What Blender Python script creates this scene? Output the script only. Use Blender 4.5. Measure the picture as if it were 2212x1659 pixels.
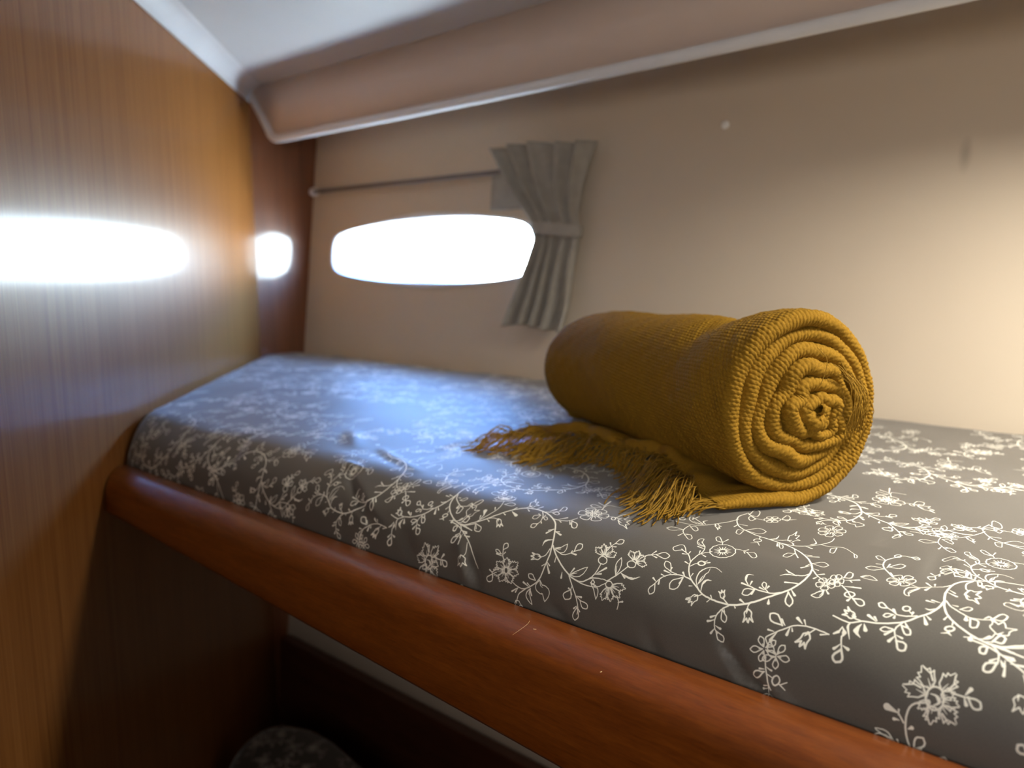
import bpy, bmesh, math, random
import numpy as np
from mathutils import Matrix, Vector

random.seed(3)
RNG = np.random.default_rng(11)
SC = bpy.context.scene
COL = SC.collection
for _o in list(bpy.data.objects):
    bpy.data.objects.remove(_o)

# ---------------------------------------------------------------- camera
# World frame: +x runs along the hull towards the viewer's right, +y points outboard to the hull,
# z is up.  Bunk top is at z = 1.05, the lens sits a hand's breadth above it.
F_PX, FW, FH = 1660.0, 2212.0, 1659.0
PITCH, HEAD = math.radians(8.379), math.radians(49.948)
CAM = np.array([0.0, 0.0, 1.285])
_fp = np.array([-math.cos(HEAD), math.sin(HEAD), 0.0])
C_R = np.array([math.sin(HEAD), math.cos(HEAD), 0.0])
C_F = _fp * math.cos(PITCH) - np.array([0, 0, math.sin(PITCH)])
C_U = _fp * math.sin(PITCH) + np.array([0, 0, math.cos(PITCH)])
cd = bpy.data.cameras.new('camera')
cam = bpy.data.objects.new('camera', cd)
COL.objects.link(cam)
cam.matrix_world = Matrix(((C_R[0], C_U[0], -C_F[0], CAM[0]), (C_R[1], C_U[1], -C_F[1], CAM[1]),
                           (C_R[2], C_U[2], -C_F[2], CAM[2]), (0, 0, 0, 1)))
cd.sensor_width = 36.0
cd.lens = F_PX / FW * 36.0
cd.clip_start = 0.02
cd.dof.use_dof = True
cd.dof.focus_distance = 0.66
cd.dof.aperture_fstop = 4.0
SC.camera = cam

# ---------------------------------------------------------------- world and lights
W = bpy.data.worlds.new('sky')
SC.world = W
W.use_nodes = True
nt = W.node_tree
nt.nodes.clear()
w_out = nt.nodes.new('ShaderNodeOutputWorld')
w_bg = nt.nodes.new('ShaderNodeBackground')
w_tc = nt.nodes.new('ShaderNodeTexCoord')
w_sep = nt.nodes.new('ShaderNodeSeparateXYZ')
w_rmp = nt.nodes.new('ShaderNodeValToRGB')
nt.links.new(w_tc.outputs['Generated'], w_sep.inputs[0])
w_map = nt.nodes.new('ShaderNodeMapRange')
w_map.inputs[1].default_value = -1.0
nt.links.new(w_sep.outputs['Z'], w_map.inputs[0])
nt.links.new(w_map.outputs[0], w_rmp.inputs[0])
e = w_rmp.color_ramp.elements
e[0].position = 0.0; e[0].color = (0.36, 0.41, 0.46, 1)      # quay and water below the horizon
e[1].position = 1.0; e[1].color = (0.20, 0.42, 1.0, 1)
for p_, c_ in ((0.485, (0.44, 0.50, 0.56)), (0.505, (0.80, 0.90, 0.95)), (0.54, (0.60, 0.80, 1.0)), (0.60, (0.19, 0.42, 1.0))):
    x = e.new(p_); x.color = (*c_, 1)
nt.links.new(w_rmp.outputs[0], w_bg.inputs[0])
w_bg.inputs[1].default_value = 42.0
nt.links.new(w_bg.outputs[0], w_out.inputs[0])


def area_light(name, loc, aim, size, power, color, spread=180.0, shape='DISK', size_y=None):
    l = bpy.data.lights.new(name, 'AREA')
    l.shape = shape
    l.size = size
    if size_y: l.size_y = size_y
    l.energy = power
    l.color = color
    l.spread = math.radians(spread)
    o = bpy.data.objects.new(name, l)
    COL.objects.link(o)
    o.location = loc
    o.rotation_euler = (Vector(aim) - Vector(loc)).to_track_quat('-Z', 'Y').to_euler()
    return o


# warm cabin lamp in the headliner above the near end of the bunk, plus two added fill lights without a fixture: camera side, and low under the bunk
area_light('cabin_lamp', (0.26, 0.90, 1.755), (0.02, 1.0, 1.0), 0.24, 11.5, (1.0, 0.95, 0.82), spread=112)
area_light('camera_side_fill', (0.32, -0.55, 1.45), (-0.42, 0.90, 1.28), 0.40, 1.6, (1.0, 0.95, 0.88), spread=88)
area_light('under_bunk_fill', (1.0, -0.60, 0.30), (-0.9, 1.25, 0.25), 0.35, 0.35, (1.0, 0.94, 0.88), spread=50, shape='RECTANGLE', size_y=0.35)

SC.view_settings.view_transform = 'Standard'
SC.view_settings.look = 'None'
SC.view_settings.gamma = 1.0
SC.view_settings.use_curve_mapping = False
SC.view_settings.exposure = 0.15
SC.cycles.use_denoising = True
SC.cycles.max_bounces = 10
SC.cycles.diffuse_bounces = 6
SC.cycles.transparent_max_bounces = 8
SC.cycles.sample_clamp_indirect = 12.0

# ---------------------------------------------------------------- small builders

def obj(name, verts, faces, mat=None, parent=None, smooth=True, kind=None):
    me = bpy.data.meshes.new(name)
    verts = np.asarray(verts, np.float32).reshape(-1, 3)
    if isinstance(faces, np.ndarray):
        nf, k = faces.shape
        me.vertices.add(len(verts)); me.vertices.foreach_set('co', verts.ravel())
        me.loops.add(nf * k); me.loops.foreach_set('vertex_index', faces.astype(np.int32).ravel())
        me.polygons.add(nf)
        me.polygons.foreach_set('loop_start', np.arange(0, nf * k, k, dtype=np.int32))
        me.polygons.foreach_set('loop_total', np.full(nf, k, np.int32))
        me.update(calc_edges=True)
        me.validate()
    else:
        me.from_pydata([tuple(map(float, v)) for v in verts], [], [tuple(map(int, f)) for f in faces])
        me.update()
    if smooth:
        me.polygons.foreach_set('use_smooth', np.ones(len(me.polygons), bool))
    if mat: me.materials.append(mat)
    o = bpy.data.objects.new(name, me)
    COL.objects.link(o)
    if parent is not None: o.parent = parent
    if kind: o['kind'] = kind
    return o


def tag(o, label, cat, group=None):
    o['label'] = label
    o['category'] = cat
    if group: o['group'] = group
    return o


def thing(name, label, cat):
    o = bpy.data.objects.new(name, None)
    COL.objects.link(o)
    o.empty_display_size = 0.05
    return tag(o, label, cat)


def grid_faces(nu, nv, close_u=False, flip=False):
    iu = np.arange(nu if close_u else nu - 1)
    iv = np.arange(nv - 1)
    A, B = np.meshgrid(iu, iv, indexing='ij')
    A2 = (A + 1) % nu
    f = np.stack([A * nv + B, A2 * nv + B, A2 * nv + B + 1, A * nv + B + 1], -1).reshape(-1, 4)
    return f[:, ::-1].copy() if flip else f


def grid(name, P, mat, parent=None, uv=None, close_u=False, flip=False, smooth=True):
    nu, nv = P.shape[:2]
    f = grid_faces(nu, nv, close_u, flip)
    o = obj(name, P.reshape(-1, 3), f, mat, parent, smooth)
    if uv is not None:
        lay = o.data.uv_layers.new(name='UVMap')
        li = np.empty(len(o.data.loops), np.int32)
        o.data.loops.foreach_get('vertex_index', li)
        lay.data.foreach_set('uv', uv.reshape(-1, 2)[li].astype(np.float32).ravel())
    return o


def prism(name, poly, lo, hi, mat, axis='z', parent=None, kind=None, bevel=0.0, smooth=False):
    """Extrude a closed 2-D outline. axis z: (x, y) outline; axis x: (y, z) outline; axis y: (x, z) outline."""
    bm = bmesh.new()
    def pt(a, b, h):
        return (a, b, h) if axis == 'z' else ((h, a, b) if axis == 'x' else (a, h, b))
    v0 = [bm.verts.new(pt(a, b, lo)) for a, b in poly]
    v1 = [bm.verts.new(pt(a, b, hi)) for a, b in poly]
    n = len(poly)
    bm.faces.new(v0); bm.faces.new(v1[::-1])
    for i in range(n):
        bm.faces.new((v0[i], v1[i], v1[(i + 1) % n], v0[(i + 1) % n]))
    bmesh.ops.recalc_face_normals(bm, faces=bm.faces)
    if bevel:
        bmesh.ops.bevel(bm, geom=bm.edges[:], offset=bevel, segments=3, profile=0.5, affect='EDGES')
    me = bpy.data.meshes.new(name)
    bm.to_mesh(me); bm.free()
    if smooth:
        me.polygons.foreach_set('use_smooth', np.ones(len(me.polygons), bool))
    me.materials.append(mat)
    o = bpy.data.objects.new(name, me)
    COL.objects.link(o)
    if parent is not None: o.parent = parent
    if kind: o['kind'] = kind
    return o


def catmull(P, n=8, closed=False):
    P = np.asarray(P, float)
    Q = np.vstack([P[-1], P, P[0], P[1]]) if closed else np.vstack([2 * P[0] - P[1], P, 2 * P[-1] - P[-2]])
    out = []
    for i in range(1, len(Q) - 2):
        a, b, c, d = Q[i - 1:i + 3]
        for t in np.linspace(0, 1, n, endpoint=False):
            out.append(.5 * (2 * b + (c - a) * t + (2 * a - 5 * b + 4 * c - d) * t * t + (3 * b - a - 3 * c + d) * t ** 3))
    if not closed: out.append(P[-1])
    return np.array(out)


def tubes(name, lines, radii, mat, sides=6, parent=None, kind=None):
    V, Fc = [], []
    off = 0
    for L, r in zip(lines, radii):
        L = np.asarray(L, float)
        n = len(L)
        T = np.gradient(L, axis=0); T /= np.linalg.norm(T, axis=1)[:, None] + 1e-12
        ref = np.array([0.31, 0.22, 0.93])
        N = np.cross(T, ref); N /= np.linalg.norm(N, axis=1)[:, None] + 1e-9
        Bn = np.cross(T, N)
        rr = np.broadcast_to(np.asarray(r, float), (n,))
        a = np.linspace(0, 2 * np.pi, sides, endpoint=False)
        ring = L[:, None, :] + rr[:, None, None] * (N[:, None, :] * np.cos(a)[None, :, None] + Bn[:, None, :] * np.sin(a)[None, :, None])
        V.append(ring.reshape(-1, 3))
        i, j = np.meshgrid(np.arange(n - 1), np.arange(sides), indexing='ij')
        j2 = (j + 1) % sides
        Fc.append(np.stack([off + i * sides + j, off + i * sides + j2, off + (i + 1) * sides + j2, off + (i + 1) * sides + j], -1).reshape(-1, 4))
        for base in (off, off + (n - 1) * sides):      # close the ends with quads fanned over the ring
            k = np.arange(1, sides - 1, 2)
            Fc.append(np.stack([np.full(len(k), base), base + k, base + k + 1, base + (k + 2) % sides], -1))
        off += n * sides
    return obj(name, np.vstack(V), np.vstack(Fc), mat, parent, True, kind)


# ---------------------------------------------------------------- materials
class M:
    def __init__(s, name):
        s.m = bpy.data.materials.new(name)
        s.m.use_nodes = True
        s.t = s.m.node_tree
        s.b = s.t.nodes['Principled BSDF']
        s.out = s.t.nodes['Material Output']
    def n(s, typ, **kw):
        nd = s.t.nodes.new('ShaderNode' + typ)
        for k, v in kw.items(): setattr(nd, k, v)
        return nd
    def l(s, a, b): s.t.links.new(a, b)
    def set(s, **kw):
        for k, v in kw.items():
            s.b.inputs[k.replace('_', ' ')].default_value = v
        return s
    def coords(s, scale, kind='Object', rot=(0, 0, 0)):
        tc = s.n('TexCoord'); mp = s.n('Mapping')
        mp.inputs['Scale'].default_value = scale
        mp.inputs['Rotation'].default_value = rot
        s.l(tc.outputs[kind], mp.inputs[0])
        return mp.outputs[0]
    def noise(s, vec, scale=1.0, detail=4.0, rough=0.55, dist=0.0):
        nz = s.n('TexNoise')
        nz.inputs['Scale'].default_value = scale
        nz.inputs['Detail'].default_value = detail
        nz.inputs['Roughness'].default_value = rough
        nz.inputs['Distortion'].default_value = dist
        if vec is not None: s.l(vec, nz.inputs['Vector'])
        return nz.outputs[0]
    def ramp(s, fac, stops):
        r = s.n('ValToRGB')
        el = r.color_ramp.elements
        el[0].position, el[0].color = stops[0][0], (*stops[0][1], 1)
        el[1].position, el[1].color = stops[-1][0], (*stops[-1][1], 1)
        for p, c in stops[1:-1]:
            q = el.new(p); q.color = (*c, 1)
        s.l(fac, r.inputs[0])
        return r.outputs[0]
    def mix(s, fac, a, b, mode='MIX'):
        mx = s.n('Mix', data_type='RGBA', blend_type=mode)
        for sock, v in ((mx.inputs[0], fac), (mx.inputs[6], a), (mx.inputs[7], b)):
            if isinstance(v, (int, float)): sock.default_value = v
            elif isinstance(v, tuple): sock.default_value = (*v, 1)
            else: s.l(v, sock)
        return mx.outputs[2]
    def color(s, c): s.l(c, s.b.inputs['Base Color']); return s
    def bump(s, h, strength=0.3, dist=0.001):
        b = s.n('Bump')
        b.inputs['Strength'].default_value = strength
        b.inputs['Distance'].default_value = dist
        s.l(h, b.inputs['Height']); s.l(b.outputs[0], s.b.inputs['Normal'])
        return s


def wood(name, dark, mid, light, grain, scale, rough, coat, coat_rough, bump=0.15):
    m = M(name)
    v = m.coords(scale)
    n1 = m.noise(v, 1.0, 6.0, 0.65, 0.4)
    v2 = m.coords(tuple(q * 4.1 for q in scale))
    n2 = m.noise(v2, 1.0, 3.0, 0.7)
    c = m.ramp(n1, [(0.28, dark), (0.5, mid), (0.74, light)])
    c = m.mix(grain, c, m.ramp(n2, [(0.35, dark), (0.62, light)]), 'MIX')
    m.color(c)
    m.bump(n2, bump, 0.0006)
    m.set(Roughness=rough, Coat_Weight=coat, Coat_Roughness=coat_rough, Coat_IOR=1.5)
    return m


def plain(name, a, b, rough, scale=6.0, bump=0.0, bscale=900.0, spec=0.5):
    m = M(name)
    m.color(m.ramp(m.noise(m.coords((scale, scale, scale)), 1.0, 3.0), [(0.3, a), (0.7, b)]))
    m.set(Roughness=rough)
    m.b.inputs['Specular IOR Level'].default_value = spec
    if bump: m.bump(m.noise(m.coords((bscale,) * 3), 1.0, 2.0), bump, 0.0003)
    return m


# bulkhead veneer: fine vertical ribbons, varnished
M_VENEER = wood('varnished_veneer', (0.185, 0.062, 0.012), (0.295, 0.112, 0.024), (0.375, 0.155, 0.040), 0.35, (95, 95, 1.3), 0.45, 0.36, 0.13, 0.08)
M_VENEER.b.inputs['Specular IOR Level'].default_value = 0.2
M_VENEER = M_VENEER.m
M_SHADED_VENEER = wood('shaded_veneer', (0.13, 0.038, 0.013), (0.20, 0.064, 0.022), (0.26, 0.090, 0.032), 0.3, (70, 70, 1.6), 0.35, 1.0, 0.06, 0.03).m  # veneer with the far corner's shade put into its colour; reused on unseen walls
M_RAIL = wood('varnished_rail', (0.10, 0.020, 0.0017), (0.155, 0.035, 0.0028), (0.22, 0.056, 0.0048), 0.35, (16.0, 160, 160), 0.36, 0.5, 0.17, 0.12).m
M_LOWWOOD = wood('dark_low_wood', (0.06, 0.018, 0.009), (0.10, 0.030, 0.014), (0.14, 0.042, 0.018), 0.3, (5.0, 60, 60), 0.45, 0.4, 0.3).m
M_PLY = wood('bunk_plywood', (0.20, 0.12, 0.06), (0.28, 0.17, 0.09), (0.34, 0.22, 0.12), 0.3, (4.0, 40, 40), 0.7, 0.0, 0.3).m
M_VINYL = plain('cream_vinyl', (0.68, 0.55, 0.47), (0.73, 0.595, 0.51), 0.55, 3.0, 0.12, 1400.0)
M_HULL = plain('hull_lining', (0.57, 0.48, 0.38), (0.61, 0.515, 0.41), 0.5, 2.0, 0.10, 1200.0, 0.35)
M_WHITE = plain('white_headliner', (0.62, 0.62, 0.63), (0.66, 0.66, 0.67), 0.45, 4.0, 0.06, 1200.0).m
M_TRIM = plain('white_trim', (0.76, 0.76, 0.78), (0.80, 0.80, 0.82), 0.28, 8.0).m
M_FLOOR = wood('teak_sole', (0.10, 0.05, 0.025), (0.15, 0.08, 0.04), (0.2, 0.11, 0.055), 0.3, (4.0, 50, 50), 0.5, 0.2, 0.3).m
M_PLASTIC = plain('white_plastic', (0.80, 0.79, 0.77), (0.84, 0.83, 0.81), 0.35).m
M_METAL = plain('dull_rod', (0.17, 0.145, 0.125), (0.21, 0.18, 0.155), 0.4).m
M_METAL.node_tree.nodes['Principled BSDF'].inputs['Metallic'].default_value = 0.5
M_CURTAIN = plain('grey_curtain', (0.33, 0.30, 0.26), (0.39, 0.355, 0.31), 0.9, 40.0, 0.3, 1500.0, 0.2).m
M_CRUMB = plain('dry_crumb', (0.62, 0.42, 0.20), (0.72, 0.52, 0.28), 0.7, 300.0).m

_h = M_HULL       # a small dull scuff on the lining, right of the bunk
_tc = _h.n('TexCoord'); _mp = _h.n('Mapping', vector_type='POINT')
_mp.inputs['Location'].default_value = (0.254 * 90, 0.0, -1.463 * 32)
_mp.inputs['Scale'].default_value = (90.0, 0.0, 32.0)
_h.l(_tc.outputs['Object'], _mp.inputs[0])
_ln = _h.n('VectorMath', operation='LENGTH'); _h.l(_mp.outputs[0], _ln.inputs[0])
_sm = _h.ramp(_ln.outputs['Value'], [(0.2, (0.72, 0.72, 0.72)), (1.0, (1, 1, 1))])
_old = _h.b.inputs['Base Color'].links[0].from_socket
_h.color(_h.mix(1.0, _old, _sm, 'MULTIPLY'))
M_HULL = _h.m
M_VINYL = M_VINYL.m

_g = M('window_glass')
_tr = _g.n('BsdfTransparent'); _tr.inputs[0].default_value = (0.95, 0.98, 0.98, 1)
_gl = _g.n('BsdfGlossy'); _gl.inputs['Roughness'].default_value = 0.02
_lw = _g.n('LayerWeight'); _pw = _g.n('Math', operation='POWER'); _pw.inputs[1].default_value = 5.0
_g.l(_lw.outputs['Facing'], _pw.inputs[0])
_fr = _g.n('MapRange'); _fr.inputs[3].default_value = 0.04; _fr.inputs[4].default_value = 0.9
_g.l(_pw.outputs[0], _fr.inputs[0])
_mx = _g.n('MixShader')
_g.l(_fr.outputs[0], _mx.inputs[0]); _g.l(_tr.outputs[0], _mx.inputs[1]); _g.l(_gl.outputs[0], _mx.inputs[2])
_g.l(_mx.outputs[0], _g.out.inputs[0])
M_GLASS = _g.m

# ---------------------------------------------------------------- vine print, as strokes on the cloth in 0.1 mm
# each stroke: start width, end width, start x, start y, then steps
PRINT = {
'A': [[20,23,-1931,1192,14,-93,0,-33,-6,-69,-14,-56,-14,-38,-25,-49,-9,-13,-42,-48,-41,-38,-14,-16,-31,-25,-47,-45,-32,-25,-17,-9,-14,-13,-86,-41,-58,-16],
[20,11,-2367,565,-112,0,-14,4,-24,0,-38,9,-11,0,-38,12,-36,22,-24,19,-57,38,-30,26,-23,28,-25,41,-20,48,-10,42,2,45,4,10,9,55,14,30,30,36,14,10,24,26],
[21,12,-1931,1192,-43,102,-55,95,-44,55,-56,60,-41,35,-41,30,-22,15,-71,35,-25,5,-29,10,-29,5,-31,10,-103,20,-20,0,-80,20,-36,20,-15,5,-61,35,-24,10,-59,50,-31,41,-32,55,-35,80,-14,45,-9,45,-1,20,5,40,20,85],
[12,9,-2905,2000,-6,-15,-7,-40,-6,-15,-4,-20,-8,-15,-5,-20,-8,-15,-6,-20,-17,-36,-11,-15,-20,-45,-13,-20,-10,-25,-13,-20,-15,-15,-11,-20,-41,-45,-40,-30,-15,0,-11,-5,-14,0,-12,-5,-151,0,-18,-5,-20,0,-17,-5,-21,0],
[11,9,-2913,2240,64,-70,31,-30,24,-10,66,0,6,5,17,0],[10,10,-2641,2220,19,45,9,5,8,-5,8,-10,6,-15,3,-20,-2,-10,-9,-5,-34,-5],[12,5,-2637,2210,15,10],
[10,10,-2632,2190,35,-5,8,-10,-1,-25,-4,-5,-2,-10,-9,-10,-7,0,-9,5,-20,40],[12,5,-2636,2180,13,-10],
[10,10,-2646,2170,16,-50,-1,-15,-10,-10,-23,0,-10,10,-1,15,13,50],[12,5,-2654,2170,0,-25],
[10,10,-2665,2170,-21,-40,-9,-5,-6,0,-5,5,-11,25,-2,15,2,10,7,10,35,5],[12,5,-2671,2185,-13,-15],
[10,10,-2674,2200,-36,5,-8,10,-2,10,1,20,4,5,2,10,9,10,8,0,9,-5,21,-45],[12,5,-2670,2210,-15,15],
[10,10,-2662,2225,-16,50,1,15,10,10,24,0,6,-5,5,-10,2,-15,-16,-45],[12,5,-2654,2225,0,25],
[10,10,-2643,2205,2,-10,-2,-10,-6,-5,-8,0,-8,10,-1,15,11,10,6,0,6,-10],
[10,10,-2883,2190,10,5,13,-5,12,0,27,-10,18,10,2,20,-2,25,-10,45,-19,60,-30,40,-19,15,-12,0,-7,-10,-1,-45,14,-95,4,-55],
[10,10,-2780,2110,-8,5,-43,45,-17,10,-7,-15,0,-20,7,-35,19,-35,22,-25,9,-5,5,5,5,20,2,30,6,20],
[10,10,-2588,2265,16,0,40,-20,6,5,1,35,-4,30,-11,45,-21,30,-14,15,-9,0,-6,-5,-3,-10,5,-125],[8,20,-2584,2255,7,0,5,5,7,0,5,5,6,0,19,15],
[20,5,-2535,2280,7,5,6,10,8,5,14,20,9,5,14,20],
[14,10,-2473,1659,85,-20,20,0,21,-5,75,0,51,15,45,30,14,15,15,10,27,30,24,40,13,15,40,81,18,65,2,20,-1,35,-6,55],
[10,10,-2081,2265,34,65,15,5,15,-10,12,-35,2,-25,-5,-10,-11,-15,-51,-10],[12,5,-2077,2245,28,25],
[10,10,-2069,2215,50,0,11,-10,4,-15,-3,-25,-18,-40,-9,-5,-14,5,-34,55],[12,5,-2078,2200,28,-20],
[10,10,-2087,2170,28,-60,0,-20,-4,-15,-6,-10,-7,-5,-9,0,-7,-5,-16,0,-7,5,-6,20,8,80],[12,5,-2101,2170,6,-45],
[10,10,-2120,2160,-15,-75,-11,-15,-9,-5,-22,15,-11,15,-4,10,-1,15,7,20,45,45],[12,5,-2130,2175,-19,-40],
[10,10,-2145,2195,-48,-35,-15,5,-7,10,-5,35,1,25,4,10,7,10,13,10,51,-30],[12,5,-2143,2215,-32,0],
[10,10,-2142,2250,-46,35,-7,20,0,15,10,20,12,20,16,10,9,0,11,-15,16,-80],[12,5,-2130,2260,-20,35],
[10,10,-2114,2280,-8,80,7,20,7,10,8,5,8,0,9,-5,7,0,14,-10,5,-15,0,-25,-30,-70],[12,5,-2101,2275,8,45],
[10,10,-2087,2235,2,-20,-6,-15,-10,-15,-14,0,-11,10,-5,15,2,20,7,20,13,5,13,-5,9,-15],[10,9,-2073,1809,13,0,14,-5,48,0,10,5,11,0,7,10,27,16],
[10,10,-1936,1814,-4,-10,-11,-10,-4,-10,-6,-5,-6,-20,0,-15,11,-50,12,-35,13,-5,8,0,5,5,1,30,-19,125],
[10,8,-1943,1835,25,15,10,0,8,5,9,0,35,-20,77,-76],[10,10,-1779,1759,26,-80,5,-10,5,-5,5,0,6,5,-10,50,-13,20,-24,20],
[8,20,-2143,1754,6,5,4,10,16,20,5,20,-1,10],[20,5,-2113,1819,-9,26,-49,80],[7,26,-2155,1684,34,-10,24,-10],[7,26,-2247,1649,-22,40],
[11,9,-2335,1744,15,-10,16,-15,8,-5,5,0,4,5,2,10,1,25,4,20,32,30],[11,11,-2248,1804,-45,25],[11,9,-2335,1744,-17,60,-12,56,3,20,4,5,7,30,1,45,-3,55],
[11,11,-2352,2015,27,-120],[11,11,-2293,1829,-2,91,-5,5,-15,-15,-10,-15],[18,6,-2328,1734,21,35],
[10,9,-2473,1659,28,10,12,10,40,15,10,10,11,5,26,30,11,5],[8,18,-2473,1659,5,10,8,5,5,10,8,5,10,20,6,5,3,10],[18,5,-2428,1724,-1,40,-9,45],
[12,12,-2509,1584,4,-15,0,-15,-8,-25,-19,-10,-10,0,-9,5,-8,10,-6,15,0,25,4,15,7,10,18,10,11,-5,16,-20],[10,10,-2554,1664,21,-70],
[10,8,-2518,1519,47,-75],[10,7,-2520,1504,-35,-45],[10,10,-2732,1739,37,0,41,-10,55,0,24,30,7,30,1,46,-28,25,-24,15,-19,0,-16,-5,-15,-10,-63,-121],
[10,10,-2734,1724,-46,0,-5,-5,0,-15,1,-15,20,-65,19,-20,11,-5,7,0,5,5,2,10,-14,110],[7,16,-2849,1865,84,10],[7,16,-2845,1855,0,-86],
[7,26,-2380,1619,31,-80],[10,10,-2365,1619,39,-90,13,-20,7,-5,6,0,6,10,-5,25,-13,35,-13,20,-40,25],[12,16,-2207,1559,42,-95,56,-95],
[10,10,-2165,1464,-6,-10,-42,-25,-6,-10,-6,-35,1,-25,6,-35,14,-5,10,0,9,5,6,10,7,30,7,100],[7,20,-2069,1439,89,50],[7,16,-2089,1474,52,15],
[10,10,-1975,1309,81,-30,12,0,10,5,8,15,6,20,3,30,-33,35,-14,5,-21,-10,-9,-10,-25,-40,-18,-20],[7,22,-1963,1256,-28,-57,-20,-33],
[7,16,-1982,1289,-10,-70],[12,10,-3178,1544,1,-75,5,-50,6,-30,10,-30,16,-30,53,-70],
[10,10,-3093,1269,58,-63,18,-14,9,-3,9,17,-2,26,-17,30,-27,37,-9,5,-7,0,-17,-15,-4,-10,-11,-10],
[10,10,-3168,1389,-31,0,-18,5,-46,0,-27,-10,-13,-35,-3,-25,45,-25,15,0,13,5,21,20,15,30,11,10,7,15,11,10],
[10,10,-3160,1509,73,-75,19,-10,6,5,3,35,-20,35,-15,20,-11,10,-19,10,-18,-15,-4,-10,-6,-5,-8,0],[7,18,-3123,1294,-1,-52,-5,-26],
[7,16,-3101,1294,15,5,12,0],[10,8,-3096,1644,-28,25,-40,30,-10,5,-37,30,-39,25,-12,5,24,-50,0,-10,-2,30,5,40,4,71],
[10,8,-3096,1644,-23,-15,-9,0,-8,-5,-19,0,-11,5,-9,0,-25,10,-30,20,-13,10,-20,25,-25,55,-2,25,4,15,13,25,12,5,19,21,11,5],
[13,5,-3096,1644,-47,0,-12,5,-9,0,-46,20],[11,9,-3015,1729,29,-65,14,-15,9,-5,42,-60],[11,11,-2921,1584,-28,60],
[11,9,-3015,1729,4,0,5,15,9,0,29,-35,23,-10,6,-5],[11,11,-2939,1694,-16,-15],[11,11,-2949,1644,4,0,23,-15,-33,50],[18,6,-3012,1719,30,-40],
[8,16,-3077,1659,-37,30,-17,25],[16,5,-3131,1714,-1,15,3,5,1,10,5,5,2,10,4,5,1,10],
[12,12,-3300,1684,4,-10,0,-25,-4,-10,-16,-10,-8,0,-9,5,-9,10,-5,10,-5,15,5,20,5,10,8,5,17,0,17,-20],
[16,11,-2741,685,-35,10,-11,0,-24,6,-35,0,-23,-3,-21,-7,-12,0,-9,-6,-21,-6,-28,-19,-26,-25,-24,-38,-14,-32],
[12,12,-3024,565,-16,-25,-13,-15,-6,-19,-1,-9,3,-10,19,-22,16,7,15,15,2,10,-2,18,-17,50],
[11,11,-2937,707,-27,57,-15,23,-9,6,-24,7,-17,-4,0,-19,4,-16,13,-19,20,-13,22,-6,33,-16],[12,10,-2882,701,-55,6],
[12,12,-2821,688,-21,-19,-37,-22,-10,-9,-7,-13,-5,-25,5,-19,11,-22,25,0,16,6,19,19,6,25,-2,79],[7,22,-3001,625,8,-56],[7,22,-3024,584,-34,22],
[7,22,-2930,691,-65,10],[7,22,-2947,710,-2,38],[7,26,-2813,688,-9,-60],[7,24,-2807,701,-30,32],[7,14,-2964,650,-41,10],
[8,16,-2631,603,-47,50,-18,29,-7,16,-7,35,1,41,2,10,4,6],[16,5,-2703,790,7,19,11,13,5,10,26,22,22,10,32,3,32,-13,31,-19],
[8,12,-2668,676,11,34,4,32,-2,26],[12,5,-2655,768,7,19,6,6,2,10,1,9,-4,32],[8,16,-2674,663,4,54],[16,5,-2670,717,0,12,6,26],
[8,30,-2627,612,-11,57,1,13,6,19],[30,5,-2631,701,5,13,15,12,21,0,9,3],[13,10,-2635,565,-6,0,-7,4,-18,0,-11,-10,-7,-16,-36,-21],
[13,13,-2720,522,36,3],[13,10,-2635,565,7,-28,-2,-9,-15,-13,-6,-9,-10,-31],[13,13,-2661,475,-5,34],[13,13,-2684,525,-11,-32,7,0,5,7,17,9],
[21,6,-2641,569,-23,-19],[12,12,-2610,587,-25,-22],[7,16,-2680,512,-42,0],[15,11,-2374,565,-52,35],[13,10,-2431,603,5,9,2,13,-13,22,-7,29],
[13,13,-2444,676,-5,-26],[13,10,-2431,603,-12,0,-8,3,-6,6,-12,23,-17,15],[13,13,-2486,650,25,-9],[13,13,-2449,650,-19,19,7,-28],
[21,6,-2428,603,-7,22],[17,12,-2366,562,-7,-9,-30,-25,-5,-10,-7,-6,-13,-28,-5,-6,-7,-25,-2,-34,9,-41,11,-25,26,-25],
[13,13,-2411,344,17,-43,9,-16,27,-9,16,3,3,15,-1,13,-9,15,-62,22],[7,26,-2440,459,-39,-25],[7,28,-2440,425,-32,-19,-22,-9],
[12,12,-2406,512,6,-47,5,-18,6,-10,17,-9,14,-3,6,12,1,13,-5,18,-5,7,-45,37],[7,26,-2424,381,26,-9,17,-3],[7,26,-2428,356,-19,-40],
[7,16,-2395,522,11,-22],[15,14,-2023,800,-52,-32,-31,-10,-91,-3,-39,6,-22,7,-82,9],[8,26,-2279,768,-42,44,-7,13,-7,26],
[26,5,-2335,851,-2,22,5,10,9,7,32,3],[7,20,-2276,777,0,45],[12,12,-2225,755,-19,-7,-33,-3,-17,-9,-7,-7,-4,-9,1,-35,16,-6,13,0,18,6,12,16,10,35,10,19],
[7,26,-2224,752,-11,-45],[7,24,-2289,774,-53,6],[11,11,-2152,780,-6,39,-6,16,-4,6,-13,7,-10,0,-3,-23,4,-13,16,-16,17,-9,5,-7],
[12,10,-2125,764,-33,23],[7,20,-2156,774,-42,10],[7,22,-2145,790,6,29],[13,11,-2214,631,-8,-22,-2,-15,9,-32],
[17,14,-2216,575,-17,-32,2,-12,10,-22,-1,-41],[17,17,-2222,468,18,35],[17,14,-2216,575,18,-6,15,-10,5,-9,5,-25,24,-35],[17,17,-2149,490,-34,19],
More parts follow.
